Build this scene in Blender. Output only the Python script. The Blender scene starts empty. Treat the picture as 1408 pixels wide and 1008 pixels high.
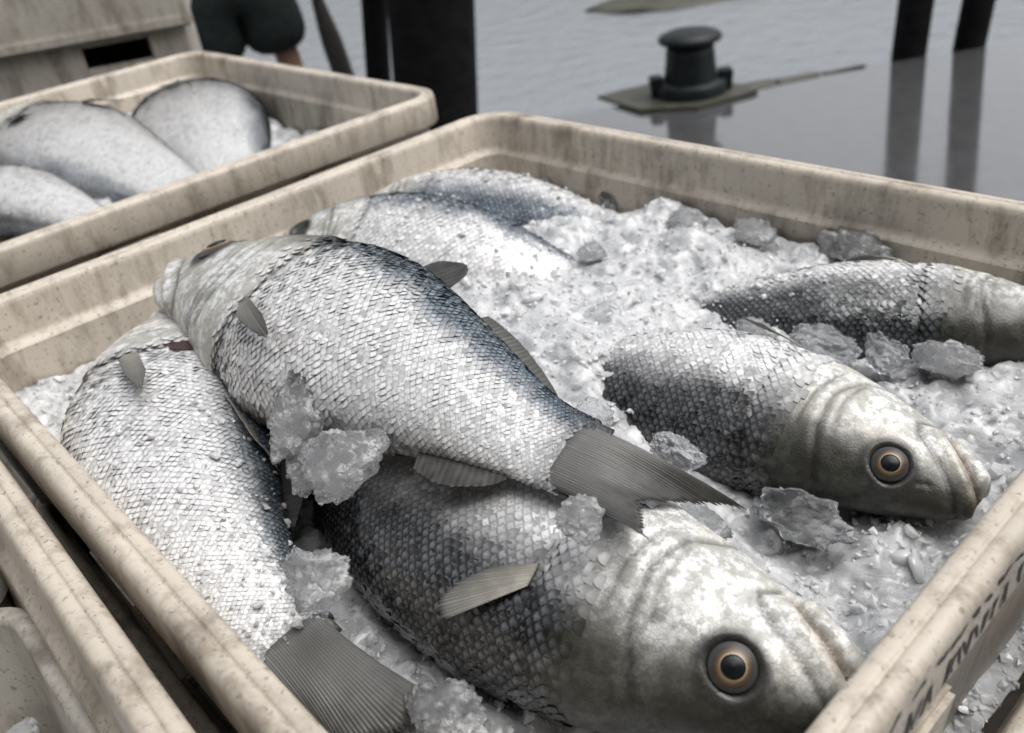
import bpy, bmesh, math, random
import numpy as np
from mathutils import Vector, Matrix, noise as mnoise
from mathutils.bvhtree import BVHTree
random.seed(7); rng = np.random.default_rng(11)
sc = bpy.context.scene
COL = sc.collection
R = math.radians

# ------------------------------------------------------------------ camera
S, H = 1.25, 1.02                       # metres per crate unit, height of the crate rim above the quay
CAM_C = np.array([0.64921, -0.54096, 0.22621]) * S + np.array([0, 0, H])
CAM_E = (R(58.4407), R(7.12428), R(46.91513)); FPX = 1226.0
cd = bpy.data.cameras.new('camera'); cam = bpy.data.objects.new('camera', cd); COL.objects.link(cam)
cam.location = CAM_C; cam.rotation_euler = CAM_E
cd.sensor_width = 36; cd.lens = 36 * FPX / 1408; cd.clip_start = 0.01; cd.clip_end = 3000
cd.dof.use_dof = True; cd.dof.focus_distance = 0.50; cd.dof.aperture_fstop = 8.0
sc.camera = cam
CAM_R = np.array(cam.rotation_euler.to_matrix())
# ------------------------------------------------------------------ world, sun, exposure
SUN_EL, SUN_AZ = 66, 50
w = bpy.data.worlds.new('World'); sc.world = w; w.use_nodes = True
nt = w.node_tree; nt.nodes.clear()
sky = nt.nodes.new('ShaderNodeTexSky'); sky.sky_type = 'NISHITA'; sky.sun_disc = False
sky.sun_elevation = R(SUN_EL); sky.sun_rotation = R(SUN_AZ); sky.air_density = 1.0; sky.dust_density = 6.0; sky.ozone_density = 1.0
hs = nt.nodes.new('ShaderNodeHueSaturation'); hs.inputs['Saturation'].default_value = 0.22
bg = nt.nodes.new('ShaderNodeBackground'); bg.inputs['Strength'].default_value = 0.13
wo = nt.nodes.new('ShaderNodeOutputWorld')
nt.links.new(sky.outputs[0], hs.inputs['Color']); nt.links.new(hs.outputs[0], bg.inputs['Color']); nt.links.new(bg.outputs[0], wo.inputs[0])
sd = bpy.data.lights.new('sun', 'SUN'); sun = bpy.data.objects.new('sun', sd); COL.objects.link(sun)
sd.energy = .9; sd.angle = R(60); sd.color = (1.0, 0.985, 0.96)
_az = R(SUN_AZ); _el = R(SUN_EL)       # sky sun_rotation: clockwise from +Y
sdir = Vector((math.sin(_az) * math.cos(_el), math.cos(_az) * math.cos(_el), math.sin(_el)))
sun.rotation_euler = (-sdir).to_track_quat('-Z', 'Y').to_euler(); sun.location = (0, 0, 8)
sc.view_settings.view_transform = 'Standard'; sc.view_settings.look = 'None'; sc.view_settings.exposure = 0.52; sc.view_settings.gamma = 1
sc.view_settings.use_curve_mapping = False
sc.render.engine = 'CYCLES'
cy = sc.cycles; cy.use_denoising = True; cy.max_bounces = 10; cy.transmission_bounces = 8; cy.glossy_bounces = 4; cy.diffuse_bounces = 4
cy.volume_bounces = 6; cy.caustics_reflective = False; cy.caustics_refractive = False; cy.sample_clamp_indirect = 4.0

# ------------------------------------------------------------------ pixel -> point (z given by what the point lies on)
def px(x, y, z=0.0):
    """photo pixel to world point at height z measured from the crate rim"""
    d = CAM_R @ np.array([(x - 704) / FPX, -(y - 504) / FPX, -1.0])
    t = (z + H - CAM_C[2]) / d[2]
    return CAM_C + d * t
def gp(x, y, z=0.0): return px(x, y, z - H)         # height measured from the quay
def to_px(P):
    q = (np.asarray(P) - CAM_C) @ CAM_R
    return np.stack([704 + FPX * q[..., 0] / -q[..., 2], 504 - FPX * q[..., 1] / -q[..., 2]], -1), -q[..., 2]

# ------------------------------------------------------------------ helpers
def sstep(a, b, x):
    t = np.clip((x - a) / (b - a), 0, 1); return t * t * (3 - 2 * t)
def mixc(a, b, k): return np.asarray(a) * (1 - k[..., None]) + np.asarray(b) * k[..., None]
def vnoise(P, seed=0):
    P = np.asarray(P, float); i = np.floor(P).astype(np.int64); f = P - i; f = f * f * (3 - 2 * f)
    def hsh(a, b, c):
        n = (a * 73856093) ^ (b * 19349663) ^ (c * 83492791) ^ (seed * 2654435)
        n = (n ^ (n >> 13)) * 1274126177; n = n ^ (n >> 16)
        return (n & 0xFFFF) / 65535.0
    r = 0
    for dx in (0, 1):
        for dy in (0, 1):
            for dz in (0, 1):
                wgt = (f[:, 0] if dx else 1 - f[:, 0]) * (f[:, 1] if dy else 1 - f[:, 1]) * (f[:, 2] if dz else 1 - f[:, 2])
                r = r + wgt * hsh(i[:, 0] + dx, i[:, 1] + dy, i[:, 2] + dz)
    return r * 2 - 1
def fbm(P, o=4, seed=0):
    r = 0; a = 1.0; P = np.asarray(P, float)
    for k in range(o):
        r = r + a * vnoise(P * (2.03 ** k) + k * 17.3, seed + k); a *= 0.5
    return r
def spline(pts, n):
    pts = np.asarray(pts, float); k = len(pts)
    ext = np.vstack([2 * pts[0] - pts[1], pts, 2 * pts[-1] - pts[-2]])
    out = []
    for i in range(k - 1):
        p0, p1, p2, p3 = ext[i:i + 4]
        for t in np.linspace(0, 1, 40, endpoint=False):
            out.append(0.5 * ((2 * p1) + (-p0 + p2) * t + (2 * p0 - 5 * p1 + 4 * p2 - p3) * t * t + (-p0 + 3 * p1 - 3 * p2 + p3) * t ** 3))
    out.append(pts[-1]); out = np.array(out)
    L = np.concatenate([[0], np.cumsum(np.linalg.norm(np.diff(out, axis=0), axis=1))])
    s = np.linspace(0, L[-1], n)
    return np.stack([np.interp(s, L, out[:, c]) for c in range(out.shape[1])], 1), L[-1]
def link(o, parent=None):
    COL.objects.link(o)
    if parent is not None: o.parent = parent
    return o
def mesh(name, V, F, mat, parent=None, smooth=True, col=None):
    me = bpy.data.meshes.new(name)
    me.from_pydata(np.asarray(V, float).tolist() if not isinstance(V, list) else V, [], F if isinstance(F, list) else np.asarray(F).tolist())
    if mat: me.materials.append(mat)
    if smooth: me.polygons.foreach_set('use_smooth', np.ones(len(me.polygons), bool))
    if col is not None:
        a = me.attributes.new('Col', 'FLOAT_COLOR', 'POINT')
        c = np.ones((len(me.vertices), 4), np.float32); c[:, :3] = col; a.data.foreach_set('color', c.ravel())
    me.update()
    return link(bpy.data.objects.new(name, me), parent)
def bm_obj(name, bm, mat, parent=None, smooth=False):
    bmesh.ops.recalc_face_normals(bm, faces=bm.faces)
    me = bpy.data.meshes.new(name); bm.to_mesh(me); bm.free()
    me.materials.append(mat)
    if smooth: me.polygons.foreach_set('use_smooth', np.ones(len(me.polygons), bool))
    return link(bpy.data.objects.new(name, me), parent)
def empty(name, loc, label, cat, group=None):
    o = bpy.data.objects.new(name, None); o.location = loc; o.empty_display_size = 0.05; COL.objects.link(o)
    return tag(o, label, cat, group)
def tag(o, label=None, cat=None, group=None, kind=None):
    for k, v in (('label', label), ('category', cat), ('group', group), ('kind', kind)):
        if v: o[k] = v
    return o
def child_world(o, parent):
    """parent keeping world coordinates when the parent is an unrotated empty"""
    o.parent = parent; o.matrix_parent_inverse = Matrix.Translation(-Vector(parent.location)); return o
def grid_faces(nu, nv, wrap=False):
    i, j = np.meshgrid(np.arange(nu - 1), np.arange(nv if wrap else nv - 1), indexing='ij')
    i = i.ravel(); j = j.ravel(); j2 = (j + 1) % nv
    return np.stack([i * nv + j, i * nv + j2, (i + 1) * nv + j2, (i + 1) * nv + j], 1)
def grid_normals(P, wrap):
    du = np.gradient(P, axis=0)
    dv = (np.roll(P, -1, 1) - np.roll(P, 1, 1)) if wrap else np.gradient(P, axis=1)
    n = np.cross(du, dv); return n / (np.linalg.norm(n, axis=-1, keepdims=True) + 1e-12)

# ------------------------------------------------------------------ materials
class NT:
    def __init__(s, name):
        s.m = bpy.data.materials.new(name); s.m.use_nodes = True; s.t = s.m.node_tree
        s.p = s.t.nodes['Principled BSDF']; s.out = s.t.nodes['Material Output']
    def n(s, t, **kw):
        x = s.t.nodes.new(t)
        for k, v in kw.items():
            if k.startswith('i_'): x.inputs[k[2:].replace('_', ' ')].default_value = v
            else: setattr(x, k, v)
        return x
    def l(s, a, b): s.t.links.new(a, b)
    def set(s, **kw):
        for k, v in kw.items(): s.p.inputs[k.replace('_', ' ')].default_value = v
    def coords(s, scale=(1, 1, 1), kind='Object'):
        tc = s.n('ShaderNodeTexCoord'); mp = s.n('ShaderNodeMapping'); mp.inputs['Scale'].default_value = scale
        s.l(tc.outputs[kind], mp.inputs[0]); return mp.outputs[0]
    def noise(s, vec, scale, detail=4, rough=0.55):
        x = s.n('ShaderNodeTexNoise'); x.inputs['Scale'].default_value = scale; x.inputs['Detail'].default_value = detail; x.inputs['Roughness'].default_value = rough
        s.l(vec, x.inputs['Vector']); return x.outputs['Fac']
    def ramp(s, fac, stops):
        x = s.n('ShaderNodeValToRGB'); cr = x.color_ramp
        while len(cr.elements) < len(stops): cr.elements.new(0.5)
        for e, (p, c) in zip(cr.elements, stops):
            e.position = p; e.color = (*c, 1) if isinstance(c, tuple) else (c, c, c, 1)
        s.l(fac, x.inputs[0]); return x.outputs[0]
    def mix(s, fac, a, b, mode='MIX'):
        x = s.n('ShaderNodeMix', data_type='RGBA', blend_type=mode)
        for sock, v in ((x.inputs[0], fac), (x.inputs[6], a), (x.inputs[7], b)):
            if isinstance(v, bpy.types.NodeSocket): s.l(v, sock)
            elif sock.type == 'VALUE': sock.default_value = v
            else: sock.default_value = (*v, 1) if isinstance(v, tuple) else (v, v, v, 1)
        return x.outputs[2]
    def bump(s, h, strength=0.3, dist=0.001):
        b = s.n('ShaderNodeBump'); b.inputs['Strength'].default_value = strength; b.inputs['Distance'].default_value = dist
        s.l(h, b.inputs['Height']); s.l(b.outputs[0], s.p.inputs['Normal']); return b
M = {}
def mat_crate(name, tint):
    k = NT(name); v = k.coords()
    n1 = k.noise(v, 9, 6, 0.6); n2 = k.noise(k.coords((1, 1, .22)), 60, 5, 0.7); n3 = k.noise(v, 260, 3, 0.6); n4 = k.noise(k.coords((1, 1, .35)), 22, 6, .65)
    base = k.ramp(n1, [(.3, tuple(t * .86 for t in tint)), (.5, tint), (.72, tuple(min(1, t * 1.12) for t in tint))])
    c = k.mix(k.ramp(n2, [(.50, 0.0), (.68, .6)]), base, (.24, .19, .135))
    c = k.mix(k.ramp(n4, [(.52, 0.0), (.69, .8)]), c, (.15, .12, .09))
    c = k.mix(k.ramp(n3, [(.60, 0.0), (.67, .6)]), c, (.13, .11, .09))
    k.l(c, k.p.inputs['Base Color']); k.l(k.ramp(n1, [(.3, .3), (.7, .5)]), k.p.inputs['Roughness'])
    k.set(Specular_IOR_Level=.45); k.bump(k.noise(v, 320, 4), .25, .0006)
    return k.m
M['crate'] = mat_crate('crate_plastic', (.54, .485, .41))
M['crate_grey'] = mat_crate('crate_plastic_pale', (.50, .47, .42))
k = NT('fish_scale'); at = k.n('ShaderNodeAttribute', attribute_name='Col'); v = k.coords()
c = k.mix(k.ramp(k.noise(v, 500, 2), [(.3, .0), (.7, .12)]), at.outputs['Color'], .0, 'MIX')
k.l(c, k.p.inputs['Base Color']); k.set(Metallic=.15, Roughness=.26, Specular_IOR_Level=.6, Coat_Weight=.2, Coat_Roughness=.15)
k.bump(k.noise(v, 900, 2), .12, .0003); M['scale'] = k.m
k = NT('fish_skin'); at = k.n('ShaderNodeAttribute', attribute_name='Col'); v = k.coords()
nm = k.noise(v, 170, 5, .7); nb = k.noise(v, 45, 6, .65); n3 = k.noise(v, 16, 4, .6)
vo = k.n('ShaderNodeTexVoronoi', feature='DISTANCE_TO_EDGE'); vo.inputs['Scale'].default_value = 330; k.l(v, vo.inputs['Vector'])
A = at.outputs['Color']
c = k.mix(k.ramp(nm, [(.47, .0), (.57, .8)]), A, k.mix(1.0, A, (.40, .40, .36), 'MULTIPLY'))
c = k.mix(k.ramp(nb, [(.48, .0), (.58, .75)]), c, k.mix(1.0, A, (.38, .38, .34), 'MULTIPLY'))
c = k.mix(k.ramp(n3, [(.5, .0), (.7, .6)]), c, k.mix(1.0, A, (.82, .77, .66), 'MULTIPLY'))
c = k.mix(k.ramp(vo.outputs['Distance'], [(.0, .55), (.09, .0)]), c, k.mix(1.0, A, (.45, .45, .43), 'MULTIPLY'))
k.l(c, k.p.inputs['Base Color']); k.set(Metallic=.05, Specular_IOR_Level=.45, Coat_Weight=.18, Coat_Roughness=.12)
k.l(k.ramp(nm, [(.3, .3), (.7, .55)]), k.p.inputs['Roughness'])
b1 = k.bump(nm, .3, .0007); b2 = k.n('ShaderNodeBump'); b2.inputs['Strength'].default_value = .15; b2.inputs['Distance'].default_value = .0006
k.l(k.ramp(vo.outputs['Distance'], [(.0, .0), (.15, 1.0)]), b2.inputs['Height']); k.l(b2.outputs[0], b1.inputs['Normal']); M['skin'] = k.m
k = NT('fish_fin'); at = k.n('ShaderNodeAttribute', attribute_name='Col'); v = k.coords()
k.l(k.mix(k.ramp(k.noise(v, 140, 4), [(.35, .0), (.7, .5)]), at.outputs['Color'], (.10, .095, .085)), k.p.inputs['Base Color'])
k.set(Roughness=.45, Specular_IOR_Level=.4, Coat_Weight=.12, Coat_Roughness=.2); M['fin'] = k.m
k = NT('fish_eye'); at = k.n('ShaderNodeAttribute', attribute_name='Col'); k.l(at.outputs['Color'], k.p.inputs['Base Color'])
k.set(Roughness=.35, Specular_IOR_Level=.35, Coat_Weight=.15, Coat_Roughness=.08); M['eye'] = k.m
k = NT('fish_pupil'); k.set(Base_Color=(.006, .007, .009, 1), Roughness=.25, Specular_IOR_Level=.3); M['pupil'] = k.m
k = NT('slush_ice'); v = k.coords()
wv_ = k.n('ShaderNodeTexNoise'); wv_.inputs['Scale'].default_value = 40; k.l(v, wv_.inputs['Vector'])
vm = k.n('ShaderNodeVectorMath', operation='MULTIPLY_ADD'); vm.inputs[1].default_value = (.03, .03, .03); k.l(wv_.outputs['Color'], vm.inputs[0]); k.l(v, vm.inputs[2]); wp_ = vm.outputs[0]
n1 = k.noise(wp_, 38, 6, .65); n2 = k.noise(wp_, 130, 5, .6)
k.l(k.ramp(n1, [(.3, (.36, .37, .385)), (.5, (.51, .52, .53)), (.72, (.71, .715, .725))]), k.p.inputs['Base Color'])
k.l(k.ramp(n2, [(.35, .06), (.65, .35)]), k.p.inputs['Roughness'])
k.set(IOR=1.31, Specular_IOR_Level=.6, Subsurface_Weight=.7, Subsurface_Scale=.012, Coat_Weight=.6, Coat_Roughness=.05)
k.p.inputs['Subsurface Radius'].default_value = (1, 1, 1)
k.bump(n2, .75, .003); M['slush'] = k.m
def mat_ice(name, frost, rough, white=.82):
    k = NT(name); v = k.coords()
    k.set(Base_Color=(.97, .985, 1, 1), Roughness=rough, IOR=1.31, Transmission_Weight=1.0, Specular_IOR_Level=.5)
    k.bump(k.noise(v, 170, 4, .6), .45, .0016)
    d = k.n('ShaderNodeBsdfDiffuse'); d.inputs['Color'].default_value = (white, white, white * 1.01, 1)
    tr = k.n('ShaderNodeBsdfTranslucent'); tr.inputs['Color'].default_value = (white, white, white, 1)
    m1 = k.n('ShaderNodeMixShader'); m1.inputs[0].default_value = .6; k.l(d.outputs[0], m1.inputs[1]); k.l(tr.outputs[0], m1.inputs[2])
    m2 = k.n('ShaderNodeMixShader')
    k.l(k.ramp(k.noise(v, 75, 6, .7), [(.35, frost[0]), (.68, frost[1])]), m2.inputs[0])
    k.l(k.p.outputs[0], m2.inputs[1]); k.l(m1.outputs[0], m2.inputs[2]); k.l(m2.outputs[0], k.out.inputs[0])
    return k.m
def mat_ice_volume(name, dens, rough, bump=.9, frost=.4):
    k = NT(name); v = k.coords()
    g = k.n('ShaderNodeBsdfGlass'); g.inputs['IOR'].default_value = 1.31; g.inputs['Roughness'].default_value = rough; g.inputs['Color'].default_value = (.985, .992, 1, 1)
    nz = k.noise(v, 120, 6, .7); vo = k.n('ShaderNodeTexVoronoi', feature='DISTANCE_TO_EDGE'); vo.inputs['Scale'].default_value = 130; k.l(v, vo.inputs['Vector'])
    b = k.n('ShaderNodeBump'); b.inputs['Strength'].default_value = bump; b.inputs['Distance'].default_value = .003; k.l(nz, b.inputs['Height'])
    b2 = k.n('ShaderNodeBump'); b2.inputs['Strength'].default_value = bump * .6; b2.inputs['Distance'].default_value = .0015; k.l(k.ramp(vo.outputs['Distance'], [(.0, .0), (.12, 1.0)]), b2.inputs['Height']); k.l(b2.outputs[0], b.inputs['Normal'])
    k.l(b.outputs[0], g.inputs['Normal'])
    d = k.n('ShaderNodeBsdfDiffuse'); d.inputs['Color'].default_value = (.9, .905, .91, 1); k.l(b.outputs[0], d.inputs['Normal'])
    mx = k.n('ShaderNodeMixShader'); k.l(k.ramp(k.noise(v, 85, 6, .75), [(.46, .0), (.68, frost)]), mx.inputs[0]); k.l(g.outputs[0], mx.inputs[1]); k.l(d.outputs[0], mx.inputs[2])
    vs = k.n('ShaderNodeVolumeScatter'); vs.inputs['Color'].default_value = (.985, .99, 1, 1); vs.inputs['Density'].default_value = dens; vs.inputs['Anisotropy'].default_value = .2
    k.l(mx.outputs[0], k.out.inputs['Surface']); k.l(vs.outputs[0], k.out.inputs['Volume']); k.t.nodes.remove(k.p)
    return k.m
M['chunk'] = mat_ice_volume('ice_chunk_frosted', 40, .05, 1.0, .55)
k = NT('ice_chunk_milky'); v = k.coords(); k.set(Base_Color=(.88, .89, .90, 1), Roughness=.12, IOR=1.31, Transmission_Weight=.65, Coat_Weight=.4, Coat_Roughness=.05, Subsurface_Weight=.5, Subsurface_Scale=.01); k.p.inputs['Subsurface Radius'].default_value = (1, 1, 1)
k.bump(k.noise(v, 130, 6, .7), .7, .003); M['milky'] = k.m
M['clear'] = mat_ice_volume('ice_chunk_clear', 6, .02, .45, .2)
k = NT('ice_shard'); v = k.coords(); k.set(Base_Color=(.86, .87, .885, 1), Roughness=.12, IOR=1.31, Transmission_Weight=.3, Coat_Weight=.5, Coat_Roughness=.04, Subsurface_Weight=.5, Subsurface_Scale=.006); k.p.inputs['Subsurface Radius'].default_value = (1, 1, 1)
M['shard'] = k.m
def simple(name, colr, rough=.6, metal=0, nscale=20, var=.3, bump=.2, bd=.01, **kw):
    k = NT(name); v = k.coords(); n = k.noise(v, nscale, 5)
    k.l(k.ramp(n, [(.3, tuple(c * (1 - var) for c in colr)), (.7, tuple(min(1, c * (1 + var)) for c in colr))]), k.p.inputs['Base Color'])
    k.set(Roughness=rough, Metallic=metal, **kw)
    if bump: k.bump(n, bump, bd)
    return k.m
M['pile'] = simple('tarred_timber', (.008, .008, .009), .8, nscale=14, var=.5, Specular_IOR_Level=.12)
M['iron'] = simple('bollard_iron', (.009, .013, .014), .45, nscale=30, var=.4, bd=.004, Specular_IOR_Level=.3)
M['stone'] = simple('kerb_stone', (.05, .05, .037), .55, nscale=12, var=.35)
M['shorts'] = simple('dark_green_cloth', (.008, .014, .013), .9, nscale=25, var=.5)
M['shirt'] = simple('dark_grey_cloth', (.03, .03, .035), .9)
M['skinp'] = simple('person_skin', (.30, .17, .12), .5, var=.1, bump=.05)
M['glove'] = simple('red_glove', (.10, .035, .028), .6, var=.2)
M['boot'] = simple('dark_boot', (.01, .01, .01), .5)
M['tool'] = simple('weathered_pole', (.06, .055, .05), .7, nscale=40)
M['hair'] = simple('dark_hair', (.02, .015, .012), .6)
M['ink'] = simple('faded_black_paint', (.02, .018, .017), .6, var=.4, bump=0)
M['gill'] = simple('dark_red_gill', (.035, .012, .010), .4, nscale=200, bd=.001)
M['mud'] = simple('weedy_mud', (.05, .052, .035), .6, nscale=3, bd=.05)
k = NT('wet_quay'); v = k.coords()
n1 = k.noise(v, 1.1, 5, .55); n2 = k.noise(v, 14, 5, .6)
k.l(k.ramp(n2, [(.3, (.06, .062, .066)), (.7, (.095, .095, .096))]), k.p.inputs['Base Color'])
k.l(k.ramp(n1, [(.35, .05), (.7, .2)]), k.p.inputs['Roughness']); k.set(Specular_IOR_Level=.8, IOR=1.5, Coat_Weight=1.0, Coat_Roughness=.06, Coat_IOR=1.7)
k.bump(k.noise(v, 5, 4), .14, .012); M['quay'] = k.m
k = NT('harbour_water'); v = k.coords((1, 1, 1))
k.set(Base_Color=(.22, .235, .25, 1), Roughness=.12, IOR=1.33, Specular_IOR_Level=.6)
k.bump(k.noise(v, 4.5, 5, .6), .6, .05); M['water'] = k.m

# ------------------------------------------------------------------ setting: quay, water
e0 = gp(1000, 122, 0); e1 = gp(1408, 56, 0); ed = (e1 - e0)[:2]; ed /= np.linalg.norm(ed); en = np.array([-ed[1], ed[0]])  # outward normal candidate
if en @ (CAM_C[:2] - e0[:2]) > 0: en = -en
def slab(name, corners, z0, z1, mat):
    bm = bmesh.new(); b = [bm.verts.new((*c, z0)) for c in corners]; t = [bm.verts.new((*c, z1)) for c in corners]
    bm.faces.new(t); bm.faces.new(b[::-1])
    n = len(corners)
    for i in range(n): bm.faces.new((b[i], b[(i + 1) % n], t[(i + 1) % n], t[i]))
    return bm_obj(name, bm, mat)
E0 = e0[:2]
q = [E0 - ed * 60, E0 + ed * 60, E0 + ed * 60 - en * 60, E0 - ed * 60 - en * 60]
tag(slab('quay', q, -2.0, 0.0, M['quay']), kind='structure')
q = [E0 - ed * 900 - en * .2, E0 + ed * 900 - en * .2, E0 + ed * 900 + en * 1800, E0 - ed * 900 + en * 1800]
tag(mesh('water', [(*c, -0.22) for c in q], [(0, 1, 2, 3)], M['water'], smooth=False), kind='structure')
# kerb stones along the edge (part of the setting)
kerb = empty('quay_kerb', (*E0, 0), 'low olive stone kerb along the quay edge beside the bollard', 'kerb')
KL = np.linalg.norm((gp(1195, 91, 0) - e0)[:2]); KN = 4
for i in range(KN):
    a = E0 + ed * (-.25 + i * (KL + .25) / KN); b = a + ed * ((KL + .25) / KN - .02)
    bm = bmesh.new()
    cs = [a + en * .0, b + en * .0, b - en * (.13 - .03 * (i + 1)), a - en * (.13 - .03 * i)]
    vb = [bm.verts.new((*c, .002)) for c in cs]; vt = [bm.verts.new((*(c + (en * -.01 if j < 2 else en * .02)), (.022 - .004 * i))) for j, c in enumerate(cs)]
    bm.faces.new(vt)
    for j in range(4): bm.faces.new((vb[j], vb[(j + 1) % 4], vt[(j + 1) % 4], vt[j]))
    child_world(bm_obj('kerb_stone', bm, M['stone']), kerb)
# weedy mud bank breaking the water far off
mp_ = gp(955, -9, -.2)
bm = bmesh.new(); bmesh.ops.create_uvsphere(bm, u_segments=40, v_segments=12, radius=1)
for vtx in bm.verts:
    r = 1 + .18 * mnoise.noise(vtx.co * 2.0); vtx.co = Vector((vtx.co.x * r * .95, vtx.co.y * r * .45, max(vtx.co.z, -.2) * .10 * (1 + .6 * mnoise.noise(vtx.co * 5))))
o = bm_obj('mud_bank', bm, M['mud'], smooth=True); o.location = (mp_[0], mp_[1], -.23); o.rotation_euler = (0, 0, math.atan2(ed[1], ed[0])); tag(o, kind='structure')

# ------------------------------------------------------------------ lathe / tube
def lathe(name, prof, mat, parent=None, n=40, loc=(0, 0, 0)):
    prof = np.array(prof); a = np.linspace(0, 2 * np.pi, n, endpoint=False)
    V = np.stack([np.outer(prof[:, 0], np.cos(a)), np.outer(prof[:, 0], np.sin(a)), np.repeat(prof[:, 1][:, None], n, 1)], -1).reshape(-1, 3)
    F = grid_faces(len(prof), n, True).tolist(); F.append(list(range(n))[::-1]); F.append([(len(prof) - 1) * n + i for i in range(n)])
    o = mesh(name, V, F, mat, parent); o.location = loc
    return o
# bollard
bb = gp(950, 132, 0); dist_b = np.linalg.norm(bb - CAM_C); pxm = dist_b / FPX      # metres per pixel there
bol = empty('mooring_bollard', bb, 'squat dark iron mooring bollard with a mushroom cap at the quay edge', 'bollard')
r0 = 34 * pxm; hh = 84 * pxm
lathe('column', [(r0 * 1.05, 0), (r0 * 1.03, hh * .1), (r0 * .98, hh * .3), (r0 * .90, hh * .62), (r0 * .86, hh * .8)], M['iron'], bol)
lathe('cap', [(r0 * .8, hh * .78), (r0 * 1.12, hh * .82), (r0 * 1.18, hh * .86), (r0 * 1.12, hh * .91), (r0 * .85, hh * .96), (r0 * .4, hh * .995), (r0 * .02, hh)], M['iron'], bol)
lathe('base_flange', [(r0 * 1.3, 0.001), (r0 * 1.34, hh * .06), (r0 * 1.34, hh * .22), (r0 * 1.28, hh * .25), (r0 * .9, hh * .27)], M['iron'], bol)
rt = np.array([math.cos(CAM_E[2]), math.sin(CAM_E[2])])
for sgn in (-1, 1):
    bm = bmesh.new(); bmesh.ops.create_cube(bm, size=1)
    for vtx in bm.verts: vtx.co = Vector((vtx.co.x * r0 * .4 * (1.3 if vtx.co.z > 0 else .8), vtx.co.y * r0 * .7, vtx.co.z * hh * .34))
    bmesh.ops.bevel(bm, geom=bm.edges[:], offset=.008, segments=2, affect='EDGES')
    o = bm_obj('lug', bm, M['iron'], bol); o.location = (rt[0] * sgn * r0 * 1.3, rt[1] * sgn * r0 * 1.3, hh * .19); o.rotation_euler = (0, 0, CAM_E[2])
pad = [gp(*p_, 0)[:2] for p_ in ((822, 137), (900, 118), (1000, 116), (1042, 129), (960, 152), (880, 156))]
pd = slab('stone_pad', [tuple(c) for c in pad], .003, .02, M['stone']); tag(pd, 'olive drab stone pad under the mooring bollard', 'pad')
# mooring piles
def pile(label, top_px, base_px, wpx, h=3.2, round_=True):
    b = gp(*base_px, 0); d = np.linalg.norm(b - CAM_C); r = wpx / 2 * d / FPX
    t0 = px(*top_px, 0); dirn = t0 - CAM_C                       # upper point on the viewing ray, at the pile's own distance
    t = CAM_C + dirn * (np.linalg.norm((b - CAM_C)[:2]) / np.linalg.norm(dirn[:2]))
    ax = (t - b) / (t[2] - b[2]); root = empty('mooring_pile', b, label, 'pile', 'mooring piles along the quay edge')
    nz, n = 30, 28; V = []
    for zz in np.linspace(-.3, h, nz):
        for a in np.linspace(0, 2 * np.pi, n, endpoint=False):
            rr = r * (1 + .03 * mnoise.noise(Vector((math.cos(a) * 3, math.sin(a) * 3, zz * .6 + r * 50))))
            V.append((ax[0] * zz + rr * math.cos(a), ax[1] * zz + rr * math.sin(a), zz))
    F = grid_faces(nz, n, True).tolist(); F.append([(nz - 1) * n + i for i in range(n)])
    mesh('shaft', V, F, M['pile'], root)
    o = lathe('iron_band', [(r * 1.02, 0), (r * 1.05, .005), (r * 1.05, .055), (r * 1.02, .06)], M['iron'], root, loc=(ax[0] * (h - .25), ax[1] * (h - .25), h - .25))
    return root
pile('thick black mooring pile standing just behind the crate corners', (592, 0), (604, 215), 108)
pile('slim dark pile close beside the thickest black pile', (514, 0), (526, 195), 32)
pile('dark mooring pile beyond the bollard, the one nearer to it', (1260, 0), (1250, 72), 39)
pile('dark mooring pile beyond the bollard, the one farther from it', (1346, 0), (1333, 62), 35)

# ------------------------------------------------------------------ crates
def rrect(L, Wd, inset, r, n=7):
    """closed loop of a rounded rectangle, x 0..L, y -Wd..0"""
    x0, x1, y0, y1 = inset, L - inset, -Wd + inset, -inset; r = max(r - inset * .6, .012); P = []
    for cx, cy_, a0 in ((x1 - r, y1 - r, 0), (x0 + r, y1 - r, 90), (x0 + r, y0 + r, 180), (x1 - r, y0 + r, 270)):
        for i in range(n + 1):
            a = R(a0 + 90 * i / n); P.append((cx + r * math.cos(a), cy_ + r * math.sin(a)))
    # subdivide straight sides so that they can sag
    out = []
    for i, p in enumerate(P):
        q_ = P[(i + 1) % len(P)]; out.append(p); d = math.dist(p, q_)
        m = int(d / .03)
        for j in range(1, m): out.append((p[0] + (q_[0] - p[0]) * j / m, p[1] + (q_[1] - p[1]) * j / m))
    return out
def loft(name, prof, L, Wd, r, mat, parent, cap=False):
    base = rrect(L, Wd, prof[0][0], r); n = len(base); V = []
    # same vertex count on every ring: scale the first ring's layout toward the inset rectangle
    ref = np.array(rrect(L, Wd, 0, r)); n = len(ref)
    nrm = np.roll(ref, -1, 0) - np.roll(ref, 1, 0); nrm = np.stack([-nrm[:, 1], nrm[:, 0]], 1); nrm /= np.linalg.norm(nrm, axis=1)[:, None]
    for (ins, z) in prof:
        P = ref + nrm * ins
        bow = .0035 * np.sin(np.pi * np.clip(-P[:, 1] / Wd, 0, 1)) * np.sign(P[:, 0] - L / 2) * (abs(P[:, 0] - L / 2) > L / 2 - .08)
        V += [(p[0] - b_, p[1], z) for p, b_ in zip(P, bow)]
    F = grid_faces(len(prof), n, True).tolist()
    if cap: F.append([(len(prof) - 1) * n + i for i in range(n)])
    o = mesh(name, V, F, mat, parent)
    return o
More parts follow.
